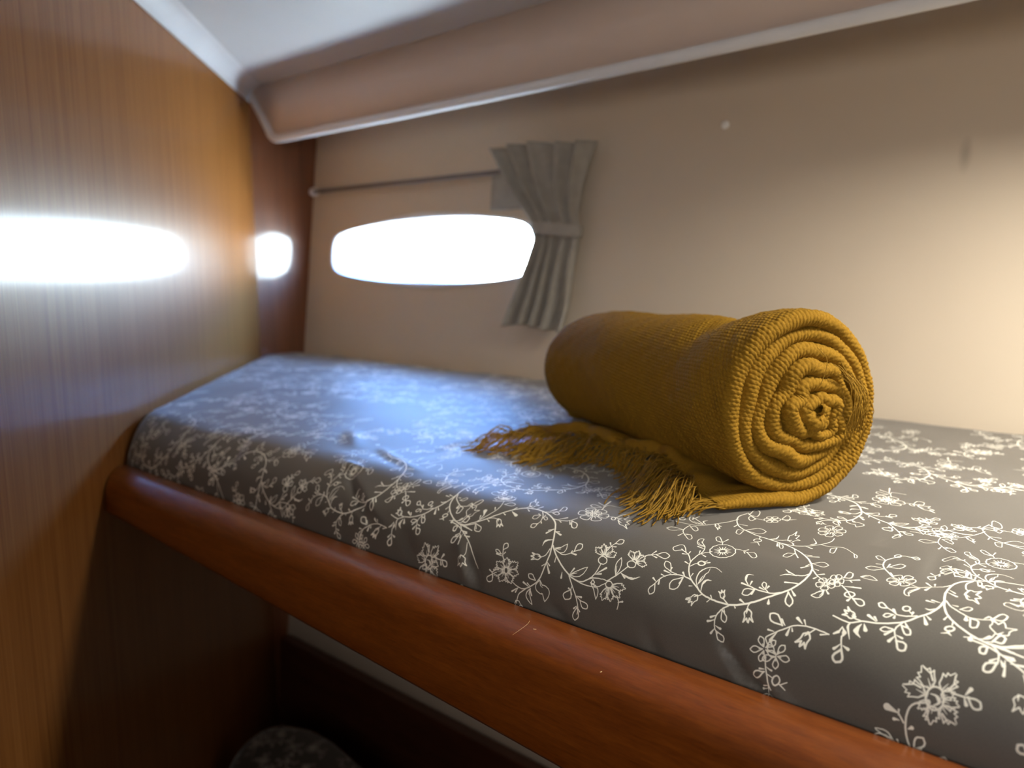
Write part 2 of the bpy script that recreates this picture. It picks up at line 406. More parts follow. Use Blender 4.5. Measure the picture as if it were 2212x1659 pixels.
[17,17,-2204,503,15,-25,7,-3,-1,34],[27,6,-2220,572,5,-35],[15,15,-1986,819,4,-29,1,-42,6,-25,14,-19,29,-13,11,32,-5,25,-14,20,-28,28,-18,23],
[7,28,-1973,848,43,-48],[7,32,-2096,704,10,-38],[7,26,-2257,612,-41,19],[7,16,-2327,572,13,-16],[7,14,-2516,575,-20,25],[7,12,-2528,569,-19,-29],
[14,16,-1921,1096,-18,-37,-6,-6,-7,-3,-6,-7,-16,-7,-9,0,-16,-6],[8,26,-1997,1023,-49,20,-14,3],[26,5,-2060,1046,-42,30],
[8,22,-1997,1023,-55,-6,-15,-7],[22,5,-2067,1010,-13,-6,-27,-33],[7,24,-1951,935,-92,-26],[7,16,-1948,925,-40,0],[7,12,-2712,635,-25,-7],
[7,14,-2759,717,5,31],[16,11,-1923,1179,40,-57,22,-26,34,-27,34,-19],[7,14,-1918,1202,22,-10,13,-3],[7,20,-1866,1109,41,37],
[7,20,-1852,1089,-10,-30,-8,-16],[10,10,-1747,1017,31,19,10,-3,7,-16,-1,-27,-12,-19,-11,0,-27,23],[12,5,-1748,1007,16,-3],
[10,10,-1754,990,22,-29,0,-13,-4,-7,-19,-9,-20,0,-7,6,-3,10,13,36],[12,5,-1763,987,3,-19],
[10,10,-1778,987,-18,-32,-10,-7,-13,7,-8,13,-4,9,-2,17,10,16,36,-3],[12,5,-1783,997,-14,-10],
[10,10,-1787,1017,-34,6,-7,13,-1,10,6,17,14,20,15,3,9,-10,11,-43],[12,5,-1780,1023,-13,17],
[10,10,-1768,1033,-4,46,5,13,7,4,13,0,14,-10,11,-13,2,-10,-2,-13,-28,-27],[12,5,-1759,1030,6,20],
[10,10,-1755,1013,-2,-16,-13,-3,-7,6,-1,17,5,6,14,-3,4,-7],[10,10,-1701,1109,16,30,9,-3,6,-7,6,-17,5,-39,-3,-7,-7,-3,-27,20],[12,5,-1698,1096,12,0],
[10,10,-1697,1076,24,-26,4,-14,0,-9,-3,-7,-17,-13,-11,3,-7,13,-2,43],[12,5,-1703,1069,8,-19],
[10,10,-1713,1066,-3,-39,-6,-7,-6,0,-10,7,-9,13,-6,16,-1,10,3,13,25,7],[12,5,-1720,1076,-8,-13],
[10,10,-1728,1096,-27,0,-8,10,-3,10,-1,20,2,20,6,13,5,3,9,-6,21,-47],[12,5,-1726,1106,-13,13],
[10,10,-1721,1122,-16,50,0,17,8,10,6,0,12,-7,11,-13,5,-10,2,-17,-12,-36],[12,5,-1713,1119,-1,23],
[10,10,-1704,1099,2,-10,-2,-10,-9,-3,-8,16,0,10,3,7,10,-3,4,-7],[13,13,-1681,1159,5,7,30,10,10,13,2,13,-4,44,-12,43,-25,15,-6,-5,-6,-25,6,-82,0,-33],
[7,26,-1658,1126,50,36,32,27],[7,16,-1631,1142,21,-20],[15,12,-1657,1040,59,-56,25,-36,36,-36],
[14,14,-1541,916,24,-23,16,-20,16,-9,9,-3,8,3,8,6,8,16,-7,20,-8,13,-8,6,-17,7,-41,-16,-8,0],
[15,15,-1542,968,1,-10,-8,-23,-19,-13,-11,-3,-11,3,-8,3,-7,10,-3,10,4,23,17,16,12,3,21,-3,12,-16],[7,28,-1555,919,-13,-36],[7,20,-1545,919,42,9],
[7,24,-1637,1036,106,30],[7,20,-1637,1036,36,10,24,10],[12,10,-1754,932,-12,-13,-3,-7,-12,-13,-3,0,-5,-9,-3,0,-11,-23,-8,-6,-10,-17],
[12,10,-1754,932,7,-49,-2,-16,-10,-23,-13,-9,-11,-3,-27,6,-11,6],[16,5,-1754,932,-2,-49,-9,-22],[7,22,-1743,938,30,-35],[7,16,-1751,922,-27,-16],
[12,10,-1584,1262,10,-6,8,0,9,-4,42,0,6,4,14,0,14,6,7,4,6,8],[12,10,-1584,1262,8,27,16,30,22,15,9,-5,8,0,18,-15,35,-40],
[16,5,-1584,1262,11,17,7,5,5,10,20,15],
[12,12,-2571,1172,11,-16,6,-17,1,-17,-3,-16,3,-17,-9,-26,-4,-7,-6,-3,-14,-26,-18,-10,-7,0,-11,-10,-13,-3,-21,0,-14,3,-6,-3,-21,6,-15,13,-19,10,-6,7,-25,52,-2,10,3,24,-5,30,3,16,13,20,2,20,7,17,6,3,5,7,6,3,8,0,14,20,6,4,15,0,15,-7,21,0,14,-7,20,-23,7,-3,19,-17,10,-20,4,-17],
[14,5,-2631,1132,28,17],[14,5,-2627,1119,44,3],[14,5,-2629,1106,32,-14],[14,5,-2633,1092,34,-33],[14,5,-2643,1086,15,-33],[14,5,-2655,1083,4,-50],
[14,5,-2666,1083,-10,-33],[14,5,-2676,1089,-29,-36],[14,5,-2685,1102,-29,-16],[14,5,-2689,1116,-45,-4],[14,5,-2687,1129,-33,13],
[14,5,-2683,1142,-38,40],[14,5,-2674,1152,-19,40],[14,5,-2663,1156,-10,63],[14,5,-2650,1152,6,44],[14,5,-2640,1146,26,43],
[11,11,-2633,1132,4,-16,-4,-14,-10,-10,-12,-6,-13,3,-11,7,-6,13,1,13,6,14,11,10,12,3,14,-7,8,-10],[10,10,-2723,1249,-24,65],
[11,11,-2750,1309,-63,95,-9,10,-9,5,-7,0,-5,-10,-3,-20,15,-35,22,-35,9,-10,9,-5,14,0,6,5,7,0,5,5,9,-5],[7,16,-2744,1319,6,85],
[7,14,-2746,1289,-43,15],[11,10,-2584,1219,11,0,19,7,37,0,40,-24],
[11,11,-2483,1209,67,-70,10,-7,10,-3,8,3,6,10,3,24,-15,30,-13,20,-12,13,-10,7,-10,3,-8,-3,-14,-14,-22,-13],[7,16,-2516,1222,20,52],
[7,16,-2512,1212,24,-36],[13,12,-2835,870,-33,49,-17,19,-7,7,-33,19,-8,7],
[11,11,-2920,961,-36,59,-29,33,-13,6,-13,0,-5,-6,-7,-3,-31,-53,2,-23,11,-16,14,-10,15,0,15,16,26,17,8,0,43,-20],[16,8,-2978,994,38,-26],
[7,18,-2889,948,-30,-10,-21,-3],[7,16,-2893,955,0,32],[13,10,-2800,994,1,46,-3,23,-5,20,-16,39],
[11,9,-2823,1122,-68,77,-1,3,10,-10,7,-16,-10,23,-23,80],[11,9,-2823,1122,-17,0,-7,-3,-26,3,-19,10,-23,30,-16,37,-7,47,1,10,8,18,6,0,3,5,12,0],
[14,5,-2823,1122,-27,10,-8,0,-26,14,-15,13,-13,23],[7,22,-2806,1079,-69,17],[7,18,-2790,990,45,-19],[7,16,-2811,984,-14,52],
[12,10,-2809,816,23,35,15,13,9,3],[17,17,-2709,890,3,-10,-1,-10,-11,-13,-18,-6,-11,3,-8,3,-10,13,-1,10,8,16,8,7,28,0,13,-13],[7,18,-2717,886,40,23],
[7,12,-2726,890,20,32],[7,20,-2828,832,-44,16],],
'Y': [
[18,21,-5259,587,14,10,28,12,44,29,20,9,63,38,41,29,52,47,14,19,50,48,14,20,61,68,34,32,19,13,33,29,46,27,60,13,19,0,16,3,56,0,59,-10,61,-16,59,-26,52,-30,42,-29,22,-19,23,-26,33,-52,48,-96,37,-98],
[18,13,-5436,594,23,-7,61,-9,49,-16,60,-28,122,-72,47,-37,41,-37,76,-84,65,-87],[11,10,-5464,597,22,6,48,6,57,19,13,10,8,12,6,13,7,32,6,12],
[12,10,-5292,701,9,3,25,0,25,10,7,12,-2,29,4,6,2,10,11,16,14,13,4,9],[12,12,-5193,809,-60,-16],[12,10,-5292,701,-38,41,-10,16,-2,19,8,13,0,29,-24,64],
[12,12,-5358,883,58,-71],[12,12,-5253,793,-9,39,-11,25,-5,0,-4,-6,-18,-39],[19,6,-5283,701,24,38],[7,26,-5213,497,8,-66,2,-43],[7,24,-5182,484,69,6],
[7,20,-5203,500,39,15],[10,8,-5103,428,27,-72,7,-28,-1,-15,-9,-22],[12,10,-5104,294,-22,-21,-7,-16,12,-28,0,-15,-7,-28],[12,12,-5128,186,31,34],
[12,10,-5104,294,16,-3,30,-12,5,-9,4,-25,28,-34],[12,12,-5021,211,-44,18],[12,12,-5097,220,4,-3,9,-16,12,-12,5,15,2,25],[19,6,-5110,291,2,-34],
[13,10,-4321,945,59,0,12,3,15,0,59,16,30,30,24,39,5,17],[11,11,-3996,1239,47,55,21,0,15,-10,8,-10,21,-48,1,-27,-7,-13,-17,-10,-73,16],
[13,5,-3989,1216,41,10],[11,11,-3981,1179,69,-27,11,-16,1,-14,-4,-13,-7,-10,-31,-20,-27,-3,-17,10,-24,63],[13,5,-3997,1166,33,-34],
[11,11,-4022,1146,14,-67,-10,-16,-26,-7,-26,3,-25,10,-10,7,-6,10,1,20,45,53],[13,5,-4043,1152,-9,-40],
[11,11,-4073,1166,-55,-44,-22,0,-13,7,-9,10,-10,23,-9,30,1,14,7,13,18,10,75,-17],[13,5,-4080,1189,-42,-10],
[11,11,-4088,1226,-76,33,-15,20,-5,20,3,15,4,15,9,10,5,15,13,5,9,10,17,-5,21,-15,40,-87],[13,5,-4074,1242,-40,42],
[11,11,-4052,1266,-27,88,5,25,10,10,27,0,28,-10,15,-10,12,-10,8,-15,2,-25,-34,-70],[13,5,-4029,1256,2,53],
[11,11,-4008,1219,8,-20,-5,-17,-12,-13,-20,0,-16,7,-11,16,-2,20,8,17,14,10,19,-3,17,-17],
[10,10,-4048,1259,12,45,11,5,8,0,16,-15,13,-20,9,-22,-1,-10,-8,-10,-42,0],[12,5,-4038,1246,14,13],
[10,10,-4030,1226,43,-10,9,-10,2,-10,0,-10,-4,-7,-15,-20,-7,-3,-10,0,-11,6,-19,44],[12,5,-4036,1216,19,-17],
[10,10,-4049,1206,12,-47,-6,-10,-9,-3,-24,3,-16,10,-7,7,-4,10,1,13,30,27],[12,5,-4060,1209,-5,-20],
[10,10,-4077,1222,-34,-20,-13,4,-7,6,-8,20,-1,42,8,5,13,0,40,-30],[12,5,-4078,1236,-21,3],
[10,10,-4076,1256,-36,38,-4,15,6,20,7,5,35,0,7,-5,8,-15,-1,-52],[12,5,-4065,1259,-10,25],
[10,10,-4044,1242,4,-10,-1,-10,-5,-6,-9,0,-7,3,-7,10,-2,10,5,7,14,3,8,-7],[10,9,-3910,1232,37,20,26,10,31,0,72,-23,17,-3],
[10,10,-3817,1256,23,10,12,3,15,0,22,10,8,10,5,15,-1,45,-12,40,-25,15,-18,5,-12,-5,-8,-10,-5,-15,-3,-60,2,-25,-3,-38],
[11,9,-3765,1219,57,-73,18,-14,9,-3,23,0,9,-3,66,-43],[11,11,-3583,1083,-63,73],[11,9,-3765,1219,-4,55,1,10,4,5,14,0,22,-15,20,-8,6,3,9,0,19,15,9,0],
[11,11,-3665,1284,-8,-65],[11,11,-3646,1156,7,3,28,3,5,7,-5,7,-62,43],[18,6,-3757,1206,57,-34],
[12,12,-3804,1236,5,-10,5,-24,-3,-6,-11,-7,-19,10,-13,17,-6,13,-1,20,3,7,6,3,8,0,18,-13,8,-10],
[10,9,-4053,1374,-30,85,-8,35,-3,35,5,20,42,15,47,0,21,5,23,0],[7,22,-4102,1479,-48,210],[7,18,-4111,1509,-101,50],
[10,10,-4100,1444,-90,30,-13,0,-18,-10,3,-45,25,-20,18,-10,15,-5,12,0,9,5,30,50,9,5],
[13,13,-4137,984,38,-62,16,-19,10,-7,11,-3,13,0,13,10,-2,19,-6,16,-8,13,-10,10,-10,7,-22,6,-10,0,-33,10],[7,18,-4158,977,39,-49],
[7,20,-4276,955,67,58],[7,16,-4254,938,30,-13],[13,10,-4518,1017,46,-53,15,-26,12,-29,9,-39,-3,-19,-12,-23,-2,-9],
[11,11,-4493,955,-8,-4,-11,0,-42,-16,-5,-7,-1,-9,7,-29,18,-7,12,0,16,7,5,6,4,29,-1,13,6,17],
[12,12,-4443,835,-15,-7,-10,0,-15,-6,-9,0,-5,-6,-5,-13,3,-13,8,-16,26,-3,14,6,6,23,-1,28,3,7],
[11,11,-4454,938,41,-29,15,-6,9,6,3,10,-10,13,-15,13,-7,3,-11,0,-8,-7,-17,-3],[7,16,-4503,961,-27,7],[7,18,-4440,883,28,-32],[7,15,-4444,925,-4,49],
[13,10,-4485,1023,42,10,11,7,13,3,39,26,23,27],[11,11,-4365,1092,37,17,9,13,2,10,-11,34,-15,26,-20,10,-11,0,-9,-13,1,-13,15,-60,2,-24],
[7,30,-4451,1050,36,59],[11,11,-4404,1030,7,0,39,-13,23,0,7,13,-1,13,-28,20,-23,0,-6,-13,-6,-4,-7,-13,-5,-3],
[14,11,-5118,679,40,50,11,19,13,16,38,80,6,23,4,23,0,42,-11,42,-26,69],[10,8,-5072,1076,-57,10,-24,0,-19,3,10,-13,-20,0,10,-13,-15,-13],
[10,8,-5065,1063,-35,-27,-22,-6,-12,-10,-6,16,-17,-6,-2,10,-27,6],[10,4,-5069,1069,-66,-10],[8,3,-5070,1073,-46,0],[8,3,-5067,1066,-36,-16],
[10,8,-5067,1079,-47,30,-22,10,-15,10,2,-13,-17,6,2,-10,-19,-3],[10,8,-5068,1069,-43,-3,-39,3,4,10,-19,4,2,9,-21,14],[10,4,-5069,1076,-63,20],
[8,3,-5069,1079,-40,17],[8,3,-5069,1073,-39,3],[10,8,-5061,1079,-33,40,-2,-7,-7,7,-1,-7,-14,7],[10,8,-5063,1073,-46,19,5,4,-11,6,5,4,-8,10],
[10,4,-5062,1076,-29,23],[8,3,-5059,1076,-21,20],[8,3,-5064,1076,-20,10],[10,8,-5054,1076,-8,40,-5,-4,-5,10,-3,-3,-10,10],
[10,8,-5061,1076,-34,36,7,0,-5,7,6,0,-1,10],[10,4,-5058,1076,-15,30],[8,3,-5055,1076,-8,20],[8,3,-5060,1076,-12,16],
[10,8,-5048,1079,20,30,3,20,8,10,-15,3,5,14,-14,3,-10,23],[10,8,-5060,1083,-18,46,-4,20,-7,17,14,-7,-3,17,13,-7,7,17],[10,4,-5055,1083,5,53],
[8,3,-5049,1079,7,33],[8,3,-5059,1083,-5,36],[10,8,-5042,1076,49,13,16,13,18,4,-16,10,14,10,-15,10,3,23],
[10,8,-5054,1086,10,46,8,20,-1,20,16,-16,7,16,12,-13,21,7],[10,4,-5047,1079,42,43],[8,3,-5042,1076,32,23],[8,3,-5051,1083,17,36],
[12,12,-5162,1000,11,4,39,3,33,10,34,26,11,3,8,7,23,6,9,7,10,3,17,20,6,27,4,6],
[11,11,-4994,984,11,3,30,-3,28,0,11,3,13,0,9,7,11,19,-2,20,-22,10,-17,3,-13,0,-11,-3,-23,-23,-17,-30,-8,-6],[7,16,-4994,984,22,29],
[10,10,-5158,1192,-122,20,-15,-3,-12,-7,-11,-30,8,-30,31,-16,23,-7,20,-3,30,6,9,10,13,27,10,10,6,13,10,10],[8,16,-5176,1199,-36,50,-6,13],
[16,5,-5218,1262,-1,17,6,0,5,15,5,0],[7,15,-5232,1179,-53,33],[11,14,-5104,707,8,61],[7,60,-5095,758,-29,64],[7,18,-5113,704,-16,44],
[7,18,-5022,861,-29,42],[14,14,-5123,644,11,-22,10,-32,13,-18,21,-7,18,0,25,4,6,18,-1,16,-4,9,-7,7,-11,6,-81,19],[7,18,-5108,631,27,-41],
[11,10,-5012,742,12,3,9,7,34,9,40,0,21,-6,8,0],[14,11,-4901,768,-5,-20,3,-12,27,-29,20,-38],[14,14,-4856,669,0,35],
[14,11,-4901,768,6,0,8,-4,12,0,14,-6,27,-32,40,-28],[14,14,-4794,698,-44,16],[14,14,-4856,704,15,-13,20,-12,-1,6,-16,29],[22,6,-4904,764,22,-31],
[7,20,-4849,919,25,62],[7,50,-4830,909,82,-39],[11,10,-4728,1010,12,56],[12,10,-4722,1066,37,-13,13,0,3,3,3,27,4,13,22,13,3,7],
[12,12,-4637,1116,-50,10],[12,10,-4722,1066,-29,46,-9,20,-3,17,4,3,5,20,-10,37,-16,43],[12,12,-4780,1252,54,-90],
[12,12,-4687,1126,-9,46,-7,17,-12,-7,-11,-20],[19,6,-4712,1059,17,27],[7,20,-4613,1033,20,43,15,26],[7,18,-4701,1004,43,-27],[7,20,-4901,854,36,-16],
[7,20,-5024,726,22,-9,16,-10],[7,26,-4231,816,-50,-64],[7,18,-4233,819,-45,-32],[7,28,-4205,793,80,-22],[7,18,-4205,793,46,7],
[8,32,-4169,698,-48,-16,-20,-16],[32,5,-4237,666,-5,-3,-3,-22,2,-10,-1,-22],[14,11,-4147,600,-4,-38,-9,-31,-20,-19,-9,-3,-14,-12],
[15,12,-4203,497,-24,18,-10,3,-18,0,-16,-6,-31,6,-14,0],[15,15,-4316,518,36,-18],[15,12,-4203,497,-11,-19,-12,-10,-32,0,-30,-15,-8,0],
[15,15,-4296,453,23,25],[15,15,-4280,500,-27,-13,-6,0,-1,-3,9,-3,23,0,9,-3],[24,6,-4208,503,-34,0],
[20,11,-4143,638,24,-88,0,-66,-6,-109,-7,-50,-24,-49,-19,-22,-53,-46,-46,-28,-28,-7,-13,-3,-27,3,-44,10,-62,25],
[11,9,-4530,310,14,34,0,22,5,15,-19,-6,-2,19,-15,-6,-17,15],[11,9,-4549,307,-30,25,-12,18,-13,13,20,3,-10,15,17,0,5,22],[11,4,-4540,310,-9,46],
[9,3,-4533,310,2,28],[9,3,-4546,310,-15,22],[18,9,-4527,350,-4,22,-30,25],[11,9,-4505,304,47,12,23,16,21,6,-19,9,18,13,-16,6,7,22],
[11,9,-4520,313,8,37,12,22,5,16,15,-13,9,19,14,-13,25,13],[11,4,-4512,307,46,40],[9,3,-4507,304,32,18],[9,3,-4517,310,16,28],
[11,9,-4504,279,36,-16,44,-12,-2,15,21,-3,-2,13,25,9],[11,9,-4503,294,39,19,27,3,17,9,-3,-15,21,3,-4,-12,24,-10],[11,4,-4504,288,61,-3],
[9,3,-4504,282,33,-6],[9,3,-4503,291,33,10],[11,9,-4523,260,2,-37,10,-22,2,-18,17,15,8,-18,14,12,25,-9],
[11,9,-4506,270,45,-13,21,-12,19,-6,-20,-10,17,-12,-18,-6,4,-25],[11,4,-4515,266,34,-43],[9,3,-4520,263,12,-28],[9,3,-4509,270,30,-19],
[18,9,-4508,223,15,-22,43,-15],[11,9,-4552,263,-34,-24,-29,-35,20,0,-12,-15,17,0,3,-22],
[11,9,-4534,260,10,-31,-3,-21,3,-16,-18,3,-3,-15,-15,3,-20,-16],[11,4,-4543,263,-23,-46],[9,3,-4549,263,-19,-24],[9,3,-4537,260,-2,-25],
[11,9,-4570,282,-49,3,-30,-6,-23,0,12,-16,-25,-3,10,-12,-21,-19],[11,9,-4562,266,-31,-31,-25,-15,-16,-16,-4,16,-21,-12,-3,15,-31,0],
[11,4,-4565,273,-66,-19],[9,3,-4568,279,-39,-6],[9,3,-4563,270,-31,-22],[18,9,-4623,273,-33,-10,-32,-31],
[11,9,-4557,304,-24,28,-21,12,-12,12,-6,-15,-19,12,-5,-12,-28,0],[11,9,-4565,288,-46,-3,-27,6,-20,-3,11,16,-21,3,11,9,-18,19],[11,4,-4562,297,-53,22],
[9,3,-4558,301,-27,18],[9,3,-4564,291,-35,6],[13,13,-4512,291,1,-18,-9,-13,-7,-3,-16,6,-7,7,-4,6,-4,18,2,10,4,6,7,3,15,0,13,-12,5,-10],
[14,11,-4581,356,-44,50,-21,56],[12,12,-4646,462,10,13,20,15,8,13,-1,9,-10,16,-13,9,-16,-3,-14,-12,-2,-7,5,-22,13,-31],
[10,10,-4647,419,-40,25,-16,6,-18,0,-10,-6,11,-16,23,-9,50,0],[7,20,-4634,403,-69,6],[7,16,-4622,425,11,22],[11,10,-4640,242,-39,-22],
[13,13,-4683,214,-53,-37,-5,-7,-2,-9,2,-9,6,-10,13,-9,22,3,23,13,6,15,-12,50],[7,20,-4686,226,-42,19],[7,16,-4678,217,8,-34],
[15,11,-4273,177,-55,-50,-8,-12,-6,-10,-13,-62],[11,9,-4361,46,-13,-24,0,-7,16,-20,5,-30],[11,11,-4353,-35,13,35],
[11,9,-4361,46,6,0,7,4,22,0,15,-22,19,-13,10,-3],[11,11,-4282,12,-37,0],[11,11,-4340,0,10,-10,5,0,4,-5,8,0,-6,27],[18,6,-4364,43,8,-24],
[12,10,-4132,297,-19,-27,-10,-19,-2,-12,3,-16,7,-15,15,-13,32,-12,24,-3,0,9,8,-3,5,-6,20,-50,7,-9],
[12,10,-4132,297,16,-12,25,-25,4,0,2,3,23,0,14,-3,32,-15,12,-16,4,-15,-1,-16,-9,-28,-32,-49],[16,5,-4132,297,5,-6,16,-37,12,-9,17,-3],
[14,11,-4216,195,-21,-22,-12,-18,-5,-22,2,-12,5,-13,16,-18,32,-22,23,-9],[14,11,-4216,195,3,-15,2,-44,28,-55,7,-22],[18,5,-4216,195,-8,-56],
[12,12,-4177,282,-47,43,-20,3,-27,-9,3,-15,11,-16,17,-6,63,0],[7,26,-4239,208,-68,24],[7,18,-4226,217,-35,18],[7,22,-4355,170,-65,-52],
[7,20,-4355,170,-24,-49],[7,30,-4117,465,64,-81],[7,14,-4123,456,-32,-31],[7,16,-4117,475,43,-28],[7,20,-4214,189,24,-50],
[20,12,-4135,641,54,-57,41,-37,80,-60,54,-34,91,-47,52,-12,28,-3,15,0,27,6,13,6,25,19,39,40,19,38,10,37,6,63],
[13,13,-3542,647,4,-12,0,-13,-16,-19,-13,-3,-28,3,-13,6,-10,10,-6,12,-2,13,10,22,25,10,30,-10,10,-6,9,-13],
[11,9,-3599,688,-35,38,-21,16,-14,16,-2,-16,-19,16,1,-16,-26,6],[11,9,-3605,679,-45,6,-41,10,7,12,-20,7,7,9,-19,19],[11,4,-3601,682,-59,35],
[9,3,-3601,688,-33,26],[9,3,-3603,679,-37,12],[11,9,-3588,695,-5,41,-10,25,-4,19,-11,-9,-10,22,-9,-6,-22,19],
[11,9,-3599,688,-39,35,-16,19,-18,16,17,0,-16,19,14,0,-6,26],[11,4,-3593,691,-33,61],[9,3,-3588,691,-15,38],[9,3,-3598,691,-26,32],
[18,9,-3604,742,-13,26,-37,32],[11,9,-3572,688,24,29,8,19,8,12,-15,4,4,19,-13,0,-8,25],[11,9,-3587,695,-14,44,-2,22,-6,19,16,-9,-2,19,13,-6,11,16],
[11,4,-3580,691,11,54],[9,3,-3574,688,11,32],[9,3,-3584,691,-3,38],[11,9,-3564,679,41,6,36,10,-14,12,16,7,-12,9,7,19],
[11,9,-3573,688,12,38,12,16,5,16,11,-16,10,13,8,-13,20,6],[11,4,-3568,682,42,32],[9,3,-3565,679,31,12],[9,3,-3573,688,20,26],
[13,10,-3592,739,7,29,0,12,14,42,10,22],[12,12,-3562,838,16,6,20,0,23,10,5,7,2,9,-8,33,-17,6,-20,0,-6,-6,-4,-7,-11,-58],[7,20,-3579,796,-31,39],
[7,20,-3579,796,45,10],[12,10,-4094,612,35,-15,24,-7,13,0,27,10,9,9,6,26,-3,22,-15,38],[12,10,-4094,612,17,13,31,13,26,34,22,23],
[16,5,-4094,612,18,7,29,3,13,6],[7,16,-4099,622,32,13,22,6],[13,10,-4078,603,77,-22,14,0,27,6,33,22,27,22,11,19],
[13,13,-3893,641,32,25,10,3,8,7,4,9,1,19,-7,16,-12,16,-19,0,-13,-3,-8,-7,-5,-28,6,-26,3,-31],[7,26,-3918,616,58,0],[7,16,-3918,616,5,25],
[12,10,-3835,422,52,-3,25,6,25,12,26,31,12,38,3,28],[12,10,-3835,422,15,18,45,38,9,3,7,9,42,32,25,12],[16,5,-3835,422,27,18,29,13,8,6],
[7,24,-3838,431,23,56],[13,12,-3693,397,15,9,14,13,58,37,57,12,28,0,12,4,24,0,12,-4,23,0],[18,13,-3459,468,15,13,12,16,40,40,33,47,39,63],
[14,11,-3767,394,64,-13,35,-3,41,0,64,6,49,19,11,13,37,28],
[13,13,-3264,682,2,-22,-6,-10,-10,-6,-25,-6,-25,9,-14,19,-2,13,11,19,23,9,27,-6,10,-6,9,-13],
[11,9,-3298,723,-16,38,-13,19,-9,20,-6,-13,-12,16,-6,-10,-22,13],[11,9,-3306,714,-76,44,12,6,-15,10,10,6,-11,23],[11,4,-3303,720,-39,44],
[9,3,-3298,720,-22,32],[9,3,-3306,717,-29,22],[11,9,-3283,720,12,35,4,38,-13,-3,0,19,-12,-3,-12,22],
[11,9,-3298,723,-22,38,-6,19,-10,16,15,-3,-7,19,13,-3,5,19],[11,4,-3291,723,-5,54],[9,3,-3287,723,3,32],[9,3,-3295,723,-11,32],
[18,9,-3280,764,0,23,-23,35],[11,9,-3273,714,36,12,15,13,13,6,-12,7,12,9,-12,7,3,22],[11,9,-3283,720,6,38,7,19,2,16,12,-13,5,16,11,-12,17,9],
[11,4,-3278,717,33,38],[9,3,-3274,714,24,19],[9,3,-3282,720,13,28],[11,9,-3269,698,40,-16,21,-3,16,-7,-5,13,18,-3,-5,13,19,6],
[11,9,-3271,710,34,16,20,3,14,7,0,-13,16,3,0,-12,20,-7],[11,4,-3270,704,56,-3],[9,3,-3270,701,35,-6],[9,3,-3270,707,32,7],
[12,10,-3254,755,36,45,15,9,25,10,6,6],[12,12,-3147,838,81,-19,12,0,10,3,8,10,6,12,4,20,-19,16,-28,10,-12,0,-11,-4,-17,-16,-15,-19,-19,-13],
[11,10,-3208,809,61,29],[7,18,-3182,825,19,52],[7,18,-3179,819,57,-13],[12,10,-3401,540,6,10,8,34,1,22,-3,32,-15,41,-19,31],
[12,10,-3401,540,-25,44,-14,47,0,32,17,47],[16,5,-3401,540,-23,79],[8,32,-3361,569,30,-10,58,-12,25,0],[32,5,-3248,547,12,0,10,3,8,6,10,3,24,19,10,3],
[7,22,-3350,562,42,-25],[13,13,-3399,453,-1,-19,-5,-9,-8,-6,-10,-3,-11,0,-20,6,-9,15,0,10,9,18,21,7,10,0,19,-13,5,-6],
[12,10,-3443,416,-25,-35,-9,-25,-12,-15,18,0,-8,-19,15,0,6,-25],[12,10,-3426,412,14,-37,1,-25,5,-18,-17,3,0,-19,-14,3,-15,-22],
[12,4,-3434,412,-13,-56],[10,3,-3440,416,-13,-32],[10,3,-3429,412,3,-31],[12,10,-3425,412,-4,-40,5,-25,-1,-19,15,10,4,-22,12,9,18,-18],
[12,10,-3411,419,35,-28,15,-22,14,-13,-18,-3,12,-18,-16,0,-1,-25],[12,4,-3418,416,21,-56],[10,3,-3422,412,5,-31],[10,3,-3413,419,21,-28],
[18,9,-3419,369,9,-28,31,-28],[12,10,-3407,422,24,-38,19,-15,12,-16,8,13,15,-13,6,13,27,-6],
[12,10,-3398,431,46,-6,26,-9,21,-4,-12,-12,20,-6,-10,-10,16,-21],[12,4,-3402,425,53,-34],[10,3,-3405,422,25,-22],[10,3,-3400,431,35,-12],
[12,10,-3397,437,43,-15,29,-3,20,-7,-5,16,24,-3,-4,12,25,10],[12,10,-3398,453,40,19,47,12,-2,-16,22,7,-1,-16,27,-6],[12,4,-3397,444,67,0],
[10,3,-3397,440,38,-6],[10,3,-3398,450,36,9],[13,10,-3607,412,14,-18,33,-31,43,-75],
[13,10,-3607,412,34,-9,10,0,22,-9,20,-19,8,-19,3,-24,0,-13,-7,-31],[17,5,-3607,412,10,-6,30,-9,29,-19],[14,11,-3327,372,30,-40,3,-10,2,-28,-3,-31],
[12,12,-3598,444,0,-7,-4,-6,-4,-15,6,-7,7,-3,9,0,11,10,0,9,-25,19],[7,24,-3301,319,24,13,17,6],
[15,11,-3840,412,109,-133,26,-40,20,-41,9,-28,2,-31,-3,-28],
[14,14,-3783,304,-7,-10,-32,-21,-18,-16,-6,-9,-2,-9,3,-10,9,-12,17,-13,40,13,15,15,-1,22,-12,28,-6,22],[7,22,-3777,297,-31,10],
[12,10,-3779,335,-6,-41],[7,16,-3774,288,12,-25],[13,13,-3688,173,-3,-12,-24,-46,-7,-25,3,-19,9,-12,14,-9,28,27,6,13,2,12,-4,19,-24,52],
[13,13,-3669,239,28,-50,15,-9,24,0,17,6,3,15,-2,13,-12,12,-19,6,-44,3,-10,4],[11,11,-3717,263,48,-24],[7,26,-3713,263,51,3],[7,20,-3694,180,-23,-28],
[7,20,-3683,173,28,-31],[7,28,-3922,425,10,-50],[7,15,-4046,543,10,-50],[7,28,-3582,506,67,69],[7,22,-3595,493,55,19],],
'X': [[22,11,-991,1182,-13,70,-11,82,2,75,10,75,10,40,15,35,29,55,53,80,26,30,63,50,86,50,75,21,19,0,38,10],
